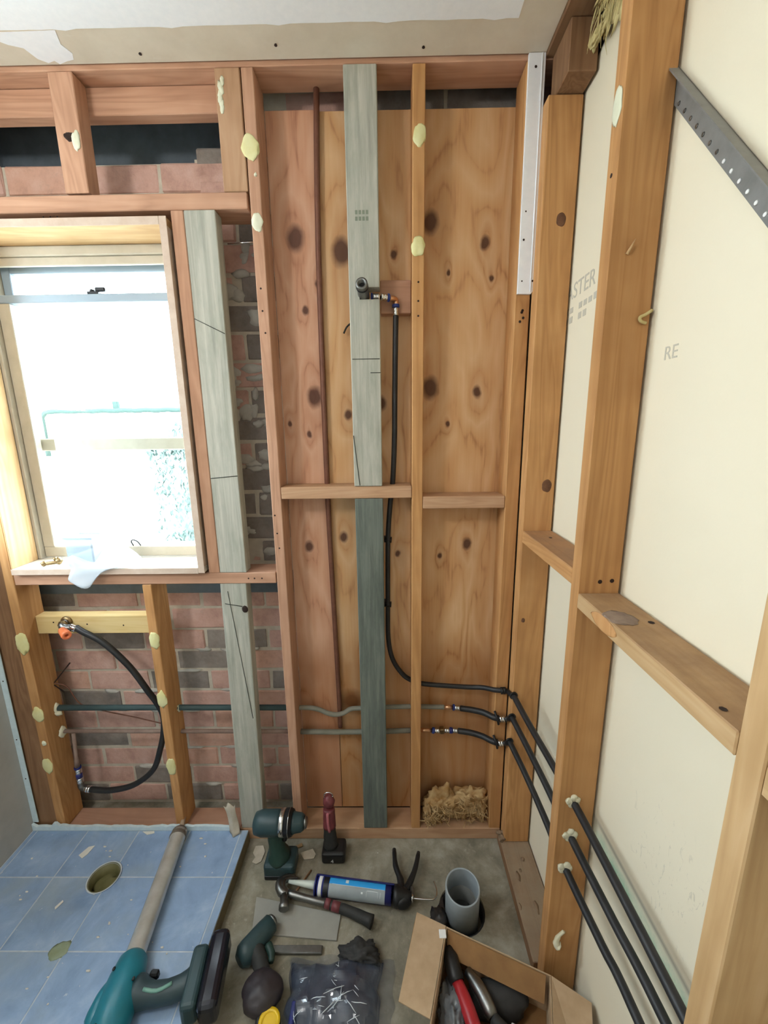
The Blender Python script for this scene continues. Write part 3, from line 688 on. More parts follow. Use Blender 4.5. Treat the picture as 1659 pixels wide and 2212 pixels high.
# ------------------------------------------------------------------ window
win = empty('window_1', (-.94, .10, 1.06), kind='structure')
wx0, wx1, wz0, wz1 = -1.252, -.610, 1.061, 2.104
obj('sill_board', box(wx0, wx1, -.012, .150, wz0, 1.079, bev=.002), 'sill_cream_lit', win)
obj('reveal', box(wx0, wx1, -.012, .150, 2.084, wz1, bev=.002), 'pine_pale_x', win)
obj('reveal', box(wx1-.018, wx1, -.012, .150, 1.0795, 2.0835, bev=.002), 'frame_old', win)
obj('reveal', box(wx0, wx0+.004, -.012, .090, 1.0795, 2.0835, bev=.001), 'pine_pale_z', win)
for (nm, a) in (('reveal_edge', (wx1-.019, wx1+.002, -.0145, -.0125, wz0, wz1)), ('reveal_edge', (wx0, wx1-.0195, -.0145, -.0125, 2.083, wz1)), ('reveal_edge', (wx0, wx1-.0195, -.0145, -.0125, wz0-.002, 1.079))):
    obj(nm, box(*a, bev=.0007), 'frame_old', win)
fr = obj('frame', MB().box(-1.252, -1.238, .092, .175, 1.0795, 2.0835, bev=.002).box(-.642, -.6285, .092, .175, 1.0795, 2.0835, bev=.002).box(-1.2375, -.6425, .100, .175, 2.055, 2.0835, bev=.003), 'frame_cream', win)
obj('frame_bead', box(-1.2375, -.6425, .108, .120, 2.030, 2.0545, bev=.002), 'frame_cream', win)
# lower (inner) sash
sa = obj('sash', MB().box(-1.237, -1.198, .108, .134, 1.1205, 1.9235, bev=.002).box(-.681, -.643, .108, .134, 1.1205, 1.9235, bev=.002), 'frame_cream', win)
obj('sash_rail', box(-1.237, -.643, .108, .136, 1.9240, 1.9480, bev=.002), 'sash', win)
obj('sash_rail', box(-1.237, -.643, .108, .136, 1.0830, 1.1200, bev=.003), 'frame_cream', win)
obj('pane', box(-1.199, -.680, .119, .122, 1.119, 1.925, bev=0), 'glass', sa)
# upper (outer) sash dropped behind it
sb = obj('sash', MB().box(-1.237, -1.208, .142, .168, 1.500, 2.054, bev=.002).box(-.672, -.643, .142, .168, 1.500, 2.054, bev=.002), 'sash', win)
obj('sash_rail', box(-1.237, -.643, .140, .168, 1.458, 1.4995, bev=.003), 'frame_cream', win)
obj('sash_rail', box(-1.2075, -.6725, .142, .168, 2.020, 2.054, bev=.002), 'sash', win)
obj('pane', box(-1.209, -.671, .153, .156, 1.499, 2.021, bev=0), 'glass', sb)
la = obj('latch', MB().box(-.948, -.912, .112, .132, 1.948, 1.957, bev=.002).box(-.925, -.892, .116, .126, 1.957, 1.970, bev=.003).lathe([(0, .008), (.006, .008), (.008, .005)], (-.935, .122, 1.956), (-.935, .122, 2), 12), 'black_plastic', win)
obj('sash_lift', MB().tube([(-.914, .110, 1.122), (-.912, .098, 1.140), (-.902, .094, 1.147), (-.890, .098, 1.140), (-.888, .110, 1.122)], .0025, 8, smooth=4), 'black_plastic', win)
struct('trim_2', MB().box(-1.72, -1.2535, .150, .180, 1.0, 2.2, bev=0).box(-1.30, -1.2535, .092, .1495, 1.0, 2.2, bev=0).box(-.609, -.57, .152, .29, 1.0, 2.2, bev=0).box(-1.2535, -.609, .176, .29, 2.09, 2.2, bev=0).box(-1.2535, -.609, .176, .33, 1.02, 1.075, bev=0), 'white_wall')
# things on the sill
tub = empty('plastic_tub', (-1.03, .02, 1.0795), 'small clear plastic tub standing at the left of the window sill', 'tub')
t = MB().box(-1.066, -.976, -.004, .068, 1.0797, 1.180, bev=.004); top = [f_ for f_ in t.bm.faces if f_.normal.z > .9 and f_.calc_area() > .002]; bmesh.ops.delete(t.bm, geom=top, context='FACES')
obj('tub_body', t, 'tub', tub); obj('tub_rim', MB().box(-1.069, -.973, -.007, -.004, 1.176, 1.184, bev=.001).box(-1.069, -.973, .068, .071, 1.176, 1.184, bev=.001).box(-1.069, -1.066, -.0035, .0675, 1.176, 1.184, bev=.001).box(-.976, -.973, -.0035, .0675, 1.176, 1.184, bev=.001), 'tub', tub)
def sheet(rows, mat, name, thick=.0008, sub=3, **k):
    """a draped sheet through a grid of points"""
    bm = bmesh.new(); R_ = [catmull([Vector(p) for p in r], sub) for r in rows]
    Cc = [catmull([r[i] for r in R_], sub) for i in range(len(R_[0]))]
    V = [[bm.verts.new(p) for p in c_] for c_ in Cc]
    for i in range(len(V)-1):
        for j in range(len(V[0])-1):
            f_ = bm.faces.new((V[i][j], V[i+1][j], V[i+1][j+1], V[i][j+1])); f_.smooth = True
    bmesh.ops.recalc_face_normals(bm, faces=bm.faces[:])
    mb = MB(); mb.bm.free(); mb.bm = bm; o = obj(name, mb, mat, **k)
    md = o.modifiers.new('s', 'SOLIDIFY'); md.thickness = thick; return o
tag(sheet([[(-1.00, .06, 1.135), (-.96, .075, 1.150), (-.90, .08, 1.115), (-.86, .07, 1.084)],
       [(-1.055, -.016, 1.120), (-.965, .015, 1.105), (-.90, .03, 1.092), (-.855, .04, 1.086)],
       [(-1.045, -.020, 1.084), (-.985, -.020, 1.089), (-.92, -.017, 1.088), (-.86, -.014, 1.088)],
       [(-1.052, -.030, 1.052), (-1.00, -.026, 1.050), (-.955, -.026, 1.062), (-.93, -.022, 1.078)],
       [(-1.050, -.028, 1.040), (-1.01, -.034, 1.020), (-.985, -.030, 1.022), (-.962, -.026, 1.056)]], 'milky', 'plastic_bag'),
    'milky crumpled plastic bag draped over the front edge of the window sill', 'plastic bag')
fit = MB().tube([(-1.160, .015, 1.088), (-1.135, .02, 1.090), (-1.115, .03, 1.092)], .006, 10, smooth=3).blob((-1.162, .014, 1.089), (.010, .009, .009), .2, 1.5, 2, 1).blob((-1.122, .028, 1.093), (.012, .010, .013), .2, 1.5, 2, 2).tube([(-1.128, .024, 1.095), (-1.130, .022, 1.108)], .005, 8)
tag(obj('pipe_fitting', fit, 'brass'), 'small metal fitting lying on the window sill left of the plastic tub', 'fitting')
for (x, h) in ((-.965, .018), (-.945, .014), (-.925, .018)):
    tag(obj('nail', MB().tube([(x-.01, .02, 2.1238), (x-.011, .019, 2.1238-h)], .0012, 6), 'steel'), {-.965: 'leftmost', -.945: 'shorter middle', -.925: 'rightmost'}[x]+' of the three nail tips poking down from the window lintel', 'nail', 'nail tips under the lintel')
tag(obj('frame_nail', MB().tube([(-.474, .075, 2.068), (-.377, .070, 2.070)], .0022, 8), 'chrome'), 'long shiny nail spanning behind the top of the tall left stud and the treated post', 'nail')

# outside
struct('ground', box(-12, 4, -4, 12, -.40, -.30, bev=0), 'path')
fe = empty('garden_fence', (-2.0, 2.6, -.3), 'pale sheet fence with a dark wavy top rail outside the window', 'fence')
fs = MB()
for k in range(40): fs.box(-3.25+k*.09, -3.25+k*.09+.088, 2.60+(.008 if k % 2 else 0), 2.612+(.008 if k % 2 else 0), -.3, 1.68, bev=.002)
obj('fence_sheet', fs, 'fence', fe)
pts = [(-3.24, 2.56, 1.30), (-3.24, 2.56, 1.66), (-3.20, 2.56, 1.705)]+[(-3.15+k*.10, 2.56, 1.712+.006*(k % 2)) for k in range(34)]
obj('rail', MB().tube(pts, .022, 8), 'rail', fe)
obj('post', box(-2.56, -2.51, 2.56, 2.60, 1.70, 1.80, bev=.006), 'rail', fe)
hd = MB(); rng = random.Random(3); hd.blob((-1.30, 2.22, .53), (.60, .22, .86), .10, 3.0, 4, 3)
for k in range(5200):
    x, y, z = rng.uniform(-1.93, -.9), rng.uniform(1.95, 2.45), rng.uniform(-.3, 1.38)
    if rng.random() < .55: y = 1.95+abs(rng.gauss(0, .04))
    if rng.random() < .12: z = 1.36+rng.gauss(0, .02)
    if rng.random() < .10: x, y, z = rng.uniform(-1.9, -.9), rng.uniform(2.2, 2.45), rng.uniform(1.40, 1.60)
    a_ = rng.uniform(.018, .034); rot = Matrix.Rotation(rng.uniform(0, 6.3), 3, 'Z') @ Matrix.Rotation(rng.uniform(-1.2, 1.2), 3, 'X')
    q = [rot @ Vector(p) for p in ((-a_*.5, 0, 0), (0, -.004, -a_), (a_*.5, 0, 0), (0, .004, a_))]
    hd.bm.faces.new([hd.bm.verts.new(Vector((x, y, z))+p) for p in q])
tag(obj('hedge', hd, 'leaf'), 'clipped grey-green hedge outside the lower right of the window', 'hedge', kind='stuff')

# ------------------------------------------------------------------ plumbing
def ring(parent, p, q, r, mat='chrome', name='crimp_ring'):
    p, q = Vector(p), Vector(q); L = (q-p).length
    return obj(name, MB().lathe([(0, r*.85), (.001, r), (L*.42, r), (L*.48, r*.9), (L*.54, r), (L-.001, r), (L, r*.85)], p, q, 14), mat, parent)
# shower riser
sh = obj('shower_pipe', MB().tube([(.028, .050, 1.855), (.0265, .050, 1.80), (.023, .050, 1.62), (.021, .050, 1.484), (.014, .050, 1.345), (.005, .050, 1.27), (-.003, .050, 1.155), (-.006, .052, .93), (-.006, .052, .79), (.008, .052, .705), (.041, .054, .645), (.073, .056, .616), (.122, .058, .597), (.268, .046, .592), (.33, .026, .603), (.368, -.006, .616), (.398, -.015, .620)], .0085, 12, smooth=6), 'black_pipe')
tag(sh, 'long black shower pipe rising from the corner elbow to the chrome outlet', 'pipe')
for z, x in ((1.150, -.003), (.915, -.006)):
    obj('pipe_clip', MB().tube([(x-.013, .052, z+.002), (x+.012, .052, z)], .0105, 10).box(x-.014, x-.006, .05, .088, z-.004, z+.006, bev=.001), 'black_plastic', sh)
so = empty('shower_outlet', (-.066, -.002, 1.90), 'chrome pipe outlet poking from a notch in the green post with blue collared elbow', 'outlet')
obj('spigot', MB().lathe([(0, .017), (.02, .017), (.055, .015), (.058, .0165), (.075, .0165), (.076, .0165), (.076, .0095), (.04, .009)], (-.066, .022, 1.899), (-.068, -.055, 1.913), 22), 'steel', so)
obj('thread_band', MB().lathe([(0, .0178), (.004, .0178)], (-.0675, -.034, 1.9092), (-.068, -.055, 1.913), 22), 'black_plastic', so)
obj('lug', MB().box(-.074, -.052, .018, .043, 1.887, 1.908, bev=.004), 'chrome', so)
ring(so, (-.046, .020, 1.899), (-.040, .020, 1.899), .011, 'blue', 'collar')
ring(so, (-.040, .020, 1.899), (-.020, .021, 1.899), .0095); ring(so, (-.017, .022, 1.899), (.003, .030, 1.899), .0095)
ring(so, (.003, .030, 1.899), (.009, .032, 1.899), .0115, 'blue', 'collar')
obj('elbow', MB().tube([(.009, .034, 1.899), (.022, .042, 1.899), (.028, .048, 1.896), (.028, .050, 1.884)], .008, 12, smooth=4), 'copper_bright', so)
ring(so, (.028, .050, 1.886), (.028, .050, 1.877), .0115, 'blue', 'collar'); ring(so, (.028, .050, 1.877), (.028, .050, 1.854), .0092)
tag(obj('wire_tail', MB().tube([(-.112, .080, 1.842), (-.125, .076, 1.830), (-.134, .074, 1.812)], .003, 6, smooth=3), 'ink_dark'), 'short dark wire tail sticking out left of the green post below the outlet', 'wire')
# old copper riser
cr = obj('copper_riser', MB().tube([(-.190, .076, 2.452), (-.203, .076, 2.04), (-.206, .076, 1.35), (-.202, .076, 1.00), (-.195, .076, .573), (-.194, .076, .40)], .0085, 12, smooth=4), 'copper')
tag(cr, 'tall brown tarnished copper pipe running down the plywood joint', 'pipe')
# two horizontal supply pipes
p1 = empty('supply_pipe', (-1.3, .062, .495), 'upper horizontal pipe, dark green lagged across the bricks then bent grey behind the post', 'pipe')
obj('lagging', MB().tube([(-1.2985, .062, .501), (-.9, .062, .500), (-.374, .062, .497)], .0105, 12), 'lag', p1)
obj('kinked_section', MB().tube([(-.372, .062, .496), (-.31, .062, .496), (-.27, .062, .488), (-.235, .054, .478), (-.205, .052, .474), (-.175, .056, .478), (-.15, .062, .490), (-.11, .062, .493), (-.02, .062, .497), (.06, .062, .499), (.11, .062, .499), (.16, .062, .497), (.20, .062, .496)], .0085, 12, smooth=4), 'grey_lag', p1)
obj('copper_end', MB().tube([(.2005, .062, .496), (.232, .062, .495)], .0075, 12), 'copper_bright', p1)
ring(p1, (.2325, .062, .495), (.239, .062, .494), .0115, 'blue', 'collar'); ring(p1, (.239, .062, .494), (.260, .061, .492), .0098)
obj('black_section', MB().tube([(.2605, .060, .492), (.30, .046, .496), (.34, .020, .504), (.368, -.008, .507), (.398, -.016, .508)], .0105, 12, smooth=4), 'black_pipe', p1)
obj('gap_filler', MB().blob((-1.262, .060, .500), (.006, .014, .022), .5, 2, 2, 3).blob((-1.255, .055, .482), (.012, .008, .010), .5, 2, 2, 4), 'gap_filler', p1)
obj('gap_filler', MB().blob((-.798, .060, .497), (.006, .010, .014), .5, 2, 2, 5), 'gap_filler', p1)
p2 = empty('supply_pipe', (-1.3, .062, .395), 'lower horizontal dusty copper pipe passing through all the studs', 'pipe')
obj('dusty_pipe', MB().tube([(-1.2985, .062, .399), (-.9, .062, .397), (-.374, .062, .394)], .0075, 12), 'copper_dusty', p2)
obj('lagging', MB().tube([(-.372, .062, .393), (-.2, .062, .390), (-.02, .062, .392), (.10, .062, .397)], .0095, 12), 'grey_lag', p2)
obj('copper_end', MB().tube([(.1005, .062, .397), (.155, .062, .396)], .0078, 12), 'copper_bright', p2)
for (a_, b_, m_) in ((.1555, .166, 'blue'), (.166, .184, 'chrome'), (.203, .222, 'chrome'), (.222, .234, 'navy'), (.234, .254, 'chrome')):
    ring(p2, (a_, .062, .396-.0), (b_, .061, .395), .0112 if m_ != 'chrome' else .0098, m_, 'crimp_ring' if m_ == 'chrome' else 'collar')
obj('brass_union', box(.1845, .2025, .051, .073, .385, .407, bev=.003), 'brass', p2)
obj('black_section', MB().tube([(.2545, .060, .395), (.30, .046, .398), (.34, .020, .404), (.368, -.008, .408), (.398, -.016, .409)], .0105, 12, smooth=4), 'black_pipe', p2)
obj('gap_filler', MB().blob((-1.257, .058, .398), (.006, .016, .024), .5, 2, 2, 6), 'gap_filler', p2)
# loose earth wire and hook
tag(obj('earth_wire', MB().tube([(-1.262, .07, .600), (-1.225, .08, .575), (-1.19, .085, .498), (-1.10, .09, .462), (-1.0, .09, .438), (-.9, .085, .415), (-.835, .085, .400)], .0022, 6, smooth=5), 'copper'), 'thin reddish wire sagging between the two supply pipes over the bricks', 'wire')
tag(obj('bent_nail', MB().tube([(-1.215, .10, .665), (-1.268, .070, .595), (-1.235, .075, .558)], .0025, 6), 'rust'), 'dark bent wire hook beside the left stud above the upper supply pipe', 'wire')
# loop hose to the basin tap
lp = obj('loop_pipe', MB().tube([(-1.105, .028, .848), (-1.08, .022, .835), (-1.01, .020, .792), (-.935, .025, .695), (-.89, .035, .592), (-.868, .050, .52), (-.862, .060, .46), (-.864, .050, .40), (-.872, .030, .345), (-.905, .022, .262), (-.985, .020, .197), (-1.085, .025, .166), (-1.170, .035, .160)], .0105, 12, smooth=6), 'black_pipe')
tag(lp, 'curved black pipe looping from the tap down to the elbow at the left stud', 'pipe')
tp = empty('tap_fitting', (-1.15, .045, .845), 'dull brass tap fitting screwed to the pale nogging under the window', 'tap fitting')
obj('back_plate', MB().lathe([(0, .020), (.005, .020), (.010, .013)], (-1.150, .0475, .862), (-1.150, 0, .862), 16), 'brass', tp)
obj('elbow', MB().tube([(-1.150, .042, .862), (-1.147, .022, .860), (-1.135, .016, .853), (-1.118, .022, .850)], .012, 12, smooth=4), 'steel', tp)
ring(tp, (-1.124, .024, .853), (-1.103, .026, .843), .0125)
obj('hex_nut', MB().lathe([(0, .015), (.012, .015)], (-1.147, .030, .861), (-1.147, .0, .861), 6), 'brass', tp)
sd = empty('orange_plug', (-1.12, -.02, .855), 'orange plastic plug on a metal pin sticking out from the tap fitting', 'plug')
obj('handle', MB().lathe([(0, .008), (.004, .012), (.05, .0145), (.065, .0145), (.068, .0125), (.068, .0055), (.05, .005)], (-1.132, .0, .853), (-1.046, -.072, .857), 16), 'orange', sd)
obj('pin', MB().tube([(-1.149, .018, .8555), (-1.130, -.002, .853)], .003, 8), 'chrome', sd)
el = empty('pipe_elbow', (-1.20, .04, .158), 'chrome and blue crimped elbow fitting low beside the left stud', 'pipe fitting')
ring(el, (-1.170, .035, .160), (-1.190, .037, .160), .0125); obj('elbow', MB().tube([(-1.190, .037, .160), (-1.206, .040, .162), (-1.212, .042, .172), (-1.213, .043, .186)], .011, 12, smooth=4), 'steel', el)
ring(el, (-1.2130, .043, .186), (-1.2135, .044, .206), .0125); obj('union', MB().lathe([(0, .011), (.02, .011)], (-1.2135, .044, .206), (-1.214, .045, .3), 12), 'navy', el)
ring(el, (-1.2138, .044, .226), (-1.2142, .045, .246), .0115); obj('collar', MB().lathe([(0, .012), (.008, .012)], (-1.2142, .045, .246), (-1.215, .046, .3), 12), 'navy', el)
obj('copper_stub', MB().lathe([(0, .009), (.03, .009), (.036, .0065), (.14, .0065)], (-1.2145, .045, .254), (-1.2160, .058, .40), 12), 'copper_dusty', el)
# black pipes along the right wall
RP = [('upper', [(.418, -.048, .626), (.430, -.16, .613), (.445, -.30, .604), (.4550, -.4255, .599), (.458, -.60, .602), (.4585, -.79, .605), (.459, -1.25, .607)], (.404, -.015, .620)),
      ('middle', [(.416, -.048, .543), (.431, -.16, .526), (.446, -.30, .508), (.4555, -.4255, .495), (.466, -.60, .495), (.4745, -.76, .499), (.480, -1.25, .505)], (.404, -.016, .508)),
      ('lowest', [(.413, -.048, .445), (.430, -.16, .427), (.444, -.30, .407), (.4505, -.4255, .393), (.464, -.58, .390), (.473, -.70, .392), (.480, -1.25, .397)], (.404, -.016, .409))]
for nm, pts, st in RP:
    o = obj('wall_pipe', MB().tube(pts, .0095, 12, smooth=5), 'black_pipe')
    tag(o, {'upper': 'uppermost of the three black pipes running along the right wall through the big stud', 'middle': 'middle one of the three black pipes running along the right wall', 'lowest': 'lowest of the three black pipes running along the right wall'}[nm], 'pipe', 'black pipes along the right wall')
    x, y, z = st
    e = empty('corner_elbow', (x, y, z), {'upper': 'black elbow in the corner where the shower pipe turns', 'middle': 'chrome crimped elbow in the corner on the upper supply pipe', 'lowest': 'chrome crimped elbow in the corner on the lower supply pipe'}[nm], 'pipe fitting', 'corner pipe elbows')
    q = Vector(pts[0])
    obj('elbow', MB().tube([(x-.006, y, z), (x+.002, y-.004, z), (x+.005, -.030, (z*2+q.z)/3), Vector((q.x-.006, -.044, (z+q.z*2)/3)), q+Vector((.0, -.004, 0))], .0085, 12, smooth=4), 'black_plastic', e)
    ring(e, (x-.020, y, z), (x-.002, y, z), .0118, 'black_plastic' if nm == 'upper' else 'chrome')
    obj('flange', MB().lathe([(0, .014), (.005, .014)], q, q+Vector((.01, -.1, -.01)), 12), 'black_plastic', e)
    if nm != 'upper': obj('tie_tail', MB().tube([(x-.034, y+.012, z+.022), (x-.027, y-.010, z), (x-.022, y-.002, z-.020)], .0045, 6, smooth=3), 'black_plastic', e)

# ------------------------------------------------------------------ floor edge scraps
pe = MB(); top = []
n = 70
for k in range(n+1):
    x = WL+.02+(-.60-WL-.02)*k/n
    top.append((x, -.0045, .040+.010*mnoise.noise(Vector((x*9, 2, 0)))+.006*mnoise.noise(Vector((x*40, 2, 0)))+(.012 if k in (6, 7) else 0)))
pe.prism([(WL+.002, -.0045, TZ+.001)]+[(WL+.002, -.0045, .05)]+top+[(-.60, -.0045, TZ+.001)], (0, -.009, 0))
tag(obj('plaster_remnant', pe, 'plaster_blue'), 'ragged pale strip of torn plaster along the back edge of the shower floor', 'plaster strip')
rg = sheet([[(-.640, -.006, .128), (-.630, -.003, .118), (-.620, -.004, .140), (-.602, -.004, .122), (-.594, -.004, .132)], [(-.630, -.006, .10), (-.622, -.009, .102), (-.612, -.012, .108), (-.600, -.010, .104), (-.594, -.007, .10)], [(-.624, -.008, .06), (-.616, -.012, .058), (-.606, -.018, .06), (-.596, -.014, .056), (-.586, -.009, .054)], [(-.616, -.022, .024), (-.606, -.030, .022), (-.598, -.040, .022), (-.588, -.034, .022), (-.576, -.026, .024)]], 'paper', 'torn_paper')
tag(rg, 'torn grey paper scrap sticking up at the back edge of the shower floor', 'scrap')
cb = MB()
for k in range(70):
    if random.random() < .45: x, y, z = random.uniform(-1.33, -.6), random.uniform(-.5, -.03), TZ
    else: x, y, z = random.uniform(-.52, .38), random.uniform(-.45, -.03), FZ
    if z < 0 and (y < -.10 or x < -.13 or x > .30): continue
    s_ = random.uniform(.0015, .004); cb.blob((x, y, z+s_*.3), (s_*random.uniform(1, 2.5), s_, s_*.5), .3, 2, 1, k)
tag(obj('plaster_crumbs', cb, 'chip'), 'white plaster crumbs scattered over the floor', 'debris', kind='stuff')
for (p, nm) in ((((-1.135, -.105), (-1.12, -.075), (-1.10, -.07), (-1.105, -.10), (-1.115, -.115)), 'white plaster flake on the shower tiles left of the drain'), (((-1.09, -.265), (-1.08, -.245), (-1.074, -.25), (-1.084, -.272)), 'thin white sliver on the shower tiles in front of the drain'), (((-.955, -.018), (-.91, -.016), (-.905, -.024), (-.93, -.030)), 'pale flake beside the plaster strip behind the drain')):
    tag(obj('plaster_flake', MB().prism([(x, y, TZ+.001) for x, y in p], (0, 0, .0015)), 'chip'), nm, 'flake')

# ------------------------------------------------------------------ tools and things on the floor
# cordless drill standing on its battery
dl = empty('cordless_drill', (-.40, -.10, FZ), 'dark green cordless drill with chrome chuck ring standing on its battery by the floor step', 'drill')
obj('battery', MB().box(-.455, -.345, -.145, -.065, FZ, .022, bev=.012, seg=3), 'teal_dark', dl)
obj('battery_base', MB().box(-.452, -.348, -.148, -.064, FZ+.0005, FZ+.018, bev=.005, seg=2), 'black_plastic', dl)
obj('grip', MB().tube([(-.405, -.105, .015), (-.409, -.105, .05), (-.416, -.103, .10), (-.415, -.100, .15)], [.040, .036, .029, .026, .026, .027, .030], 18, smooth=3), 'green_dark', dl)
obj('trigger', MB().box(-.391, -.374, -.110, -.092, .085, .118, bev=.006, seg=2), 'black_plastic', dl)
obj('motor_housing', MB().lathe([(0, .020), (.006, .034), (.03, .041), (.085, .041), (.095, .040)], (-.488, -.10, .158), (-.30, -.10, .161), 26), 'teal_dark', dl)
obj('gear_ring', MB().lathe([(0, .042), (.003, .044), (.014, .044), (.017, .042)], (-.393, -.10, .1595), (-.30, -.10, .161), 26), 'chrome', dl)
obj('clutch_collar', MB().lathe([(0, .0435), (.014, .0435), (.0145, .0445), (.0165, .0445), (.017, .043), (.026, .040)], (-.3755, -.10, .160), (-.30, -.10, .161), 26), 'black_plastic', dl)
obj('clutch_band', MB().lathe([(0, .0448), (.002, .0448)], (-.361, -.10, .160), (-.30, -.10, .161), 26), 'chrome', dl)
obj('chuck', MB().lathe([(0, .036), (.008, .032), (.03, .029), (.040, .022)], (-.3495, -.10, .160), (-.29, -.10, .161), 22), 'teal_dark', dl)
obj('chuck_nose', MB().lathe([(0, .020), (.008, .018), (.010, .014)], (-.3095, -.10, .1605), (-.28, -.10, .161), 18), 'steel', dl)
for (pts, nm) in (([(-.520, -.03), (-.492, -.028), (-.478, -.05), (-.482, -.085), (-.498, -.094), (-.515, -.088), (-.508, -.07), (-.522, -.055)], 'white torn paper scrap left of the drill battery'), ([(-.345, -.055), (-.30, -.04), (-.285, -.06), (-.29, -.075), (-.325, -.078)], 'white torn paper scrap right of the drill battery')):
    tag(obj('paper_scrap', MB().prism([(x, y, FZ+.002) for x, y in pts], (0, 0, .002)), 'paper'), nm, 'paper scrap')
tag(obj('wood_chip', MB().prism([(-.385, -.040, FZ+.001), (-.345, -.020, FZ+.001), (-.34, -.030, FZ+.001), (-.39, -.052, FZ+.001)], (0, 0, .006), .001), 'pine_pale_x'), 'small wood chip beside the drill grip', 'wood chip')
# red and black tool standing upright
rt = empty('cordless_tool', (-.215, -.065, FZ), 'red and black cordless hand tool standing upright on its battery, wire ring on top', 'tool')
obj('battery', MB().box(-.258, -.172, -.095, -.030, FZ, .012, bev=.010, seg=3), 'black_plastic', rt)
obj('grip', MB().tube([(-.226, -.058, .008), (-.230, -.052, .045), (-.231, -.046, .080)], [.027, .024, .022, .021], 16, smooth=3), 'black_rubber', rt)
obj('body', MB().tube([(-.231, -.046, .080), (-.232, -.040, .115), (-.233, -.034, .150)], [.024, .023, .022, .020], 16, smooth=3), 'dark_red', rt)
obj('head', MB().blob((-.232, -.034, .178), (.022, .020, .026), .15, 1.4, 3, 2), 'dark_red', rt)
obj('hook_ring', MB().tube([(-.232+.016*math.cos(a_), -.036, .205+.014*math.sin(a_)) for a_ in [k*math.pi*2/14 for k in range(15)]], .0022, 8), 'chrome', rt)
obj('lever', MB().tube([(-.234, -.060, .150), (-.232, -.066, .110), (-.228, -.068, .08)], .005, 8, smooth=3), plain('pinkish_trim', '#b0676c', .5), rt)
textmesh('battery_digit', '4', .022, (-.224, -.0955, -.026), (1, 0, 0), (0, 0, 1), 'white_ink', rt)
# sealant gun with cartridge
sg = empty('caulking_gun', (-.10, -.20, FZ), 'navy caulking gun with black handles holding a sealant cartridge on the slab', 'caulking gun')
A = Vector((-.252, -.184, -.004)); B = Vector((.004, -.214, -.004)); dv = (B-A).normalized(); sdv = Vector((0, 0, 1)).cross(dv).normalized()   # sdv points away from the camera
RC = .0275
def arc_shell(a0, a1, r0, r1, t0, t1, seg=14):
    b = MB(); t = bmesh.new(); rows = []
    for k in range(seg+1):
        an = a0+(a1-a0)*k/seg; n_ = sdv*math.cos(an)+Vector((0, 0, 1))*math.sin(an)
        rows.append([t.verts.new(A+dv*tt+n_*rr) for tt, rr in ((t0, r0), (t1, r0), (t1, r1), (t0, r1))])
    for k in range(seg):
        for i in range(4): t.faces.new((rows[k][i], rows[k][(i+1) % 4], rows[k+1][(i+1) % 4], rows[k+1][i]))
    t.faces.new(rows[0][::-1]); t.faces.new(rows[-1]); bmesh.ops.recalc_face_normals(t, faces=t.faces[:])
    return b._add(t)
LT = (B-A).length
obj('barrel', arc_shell(R(-75), R(62), RC+.0008, RC+.0028, -.006, LT), 'navy', sg)
obj('barrel_end', MB().lathe([(0, RC+.0025), (.004, RC+.0025), (.0045, RC)], A-dv*.010, B, 24), 'navy', sg)
ca = obj('cartridge', MB().lathe([(0, RC*.8), (.002, RC-.0008), (LT-.004, RC-.0008)], A-dv*.004, B, 28), 'navy', sg)
obj('cartridge_cap', MB().lathe([(0, RC-.002), (.001, RC+.0003), (.012, RC+.0003), (.013, RC-.001)], A+dv*.002, B, 28), 'white', ca)
obj('label_band', arc_shell(R(64), R(104), RC-.0006, RC+.0002, .040, LT-.028), 'cyan', ca)
obj('label_band', arc_shell(R(104.5), R(190), RC-.0006, RC+.0002, .040, LT-.028), 'label_grey', ca)
obj('label_band', arc_shell(R(62), R(190), RC-.0006, RC+.0001, .020, .038), 'black_plastic', ca)
for k, (t0, t1, a0, a1) in enumerate(((.150, .156, 128, 138), (.168, .1685, 118, 150), (.170, .205, 118, 120), (.2055, .206, 118, 150), (.214, .2148, 120, 150), (.05, LT-.03, 104, 105.5), (.095, .105, 70, 92))):
    obj('label_mark', arc_shell(R(a0), R(a1), RC, RC+.0005, t0, t1, 3), 'white_ink', ca)
obj('print_mark', arc_shell(R(25), R(38), RC+.0028, RC+.0031, .095, .140, 3), plain('faint_print', '#5a6098', .5), ca)
obj('nozzle', MB().lathe([(0, .013), (.012, .012), (.055, .0085), (.095, .005)], A-dv*.011, A-dv*.1, 16), 'nozzle', sg)
obj('body', MB().lathe([(0, RC+.002), (.012, RC+.004), (.022, .026), (.045, .020), (.058, .016)], B, B+dv*.1, 20).blob(B+dv*.028+Vector((0, 0, -.004)), (.034, .030, .026), .15, 1.5, 3, 1), 'black_plastic', sg)
hb = B+dv*.022
obj('handle', MB().tube([hb+sdv*.012, hb+sdv*.05+dv*-.004+Vector((0, 0, .0)), hb-dv*.026+sdv*.095, hb-dv*.036+sdv*.150], [.014, .012, .010, .010, .008, .007], 10, smooth=3), 'black_plastic', sg)
obj('trigger', MB().tube([hb+dv*.012+sdv*.012, hb+dv*.030+sdv*.050, hb+dv*.045+sdv*.095, hb+dv*.054+sdv*.150], [.013, .011, .010, .009, .008, .006], 10, smooth=3), 'black_plastic', sg)
obj('thumb_latch', MB().box(-.006, .006, -.014, .014, -.012, .012, bev=.003, mat4=Matrix.Translation(B+dv*.060+sdv*.015)), 'steel', sg)
obj('cylinder_cap', MB().lathe([(0, .012), (.008, .012)], B+dv*.057, B+dv*.2, 14), 'chrome', sg)
e0 = B+dv*.060
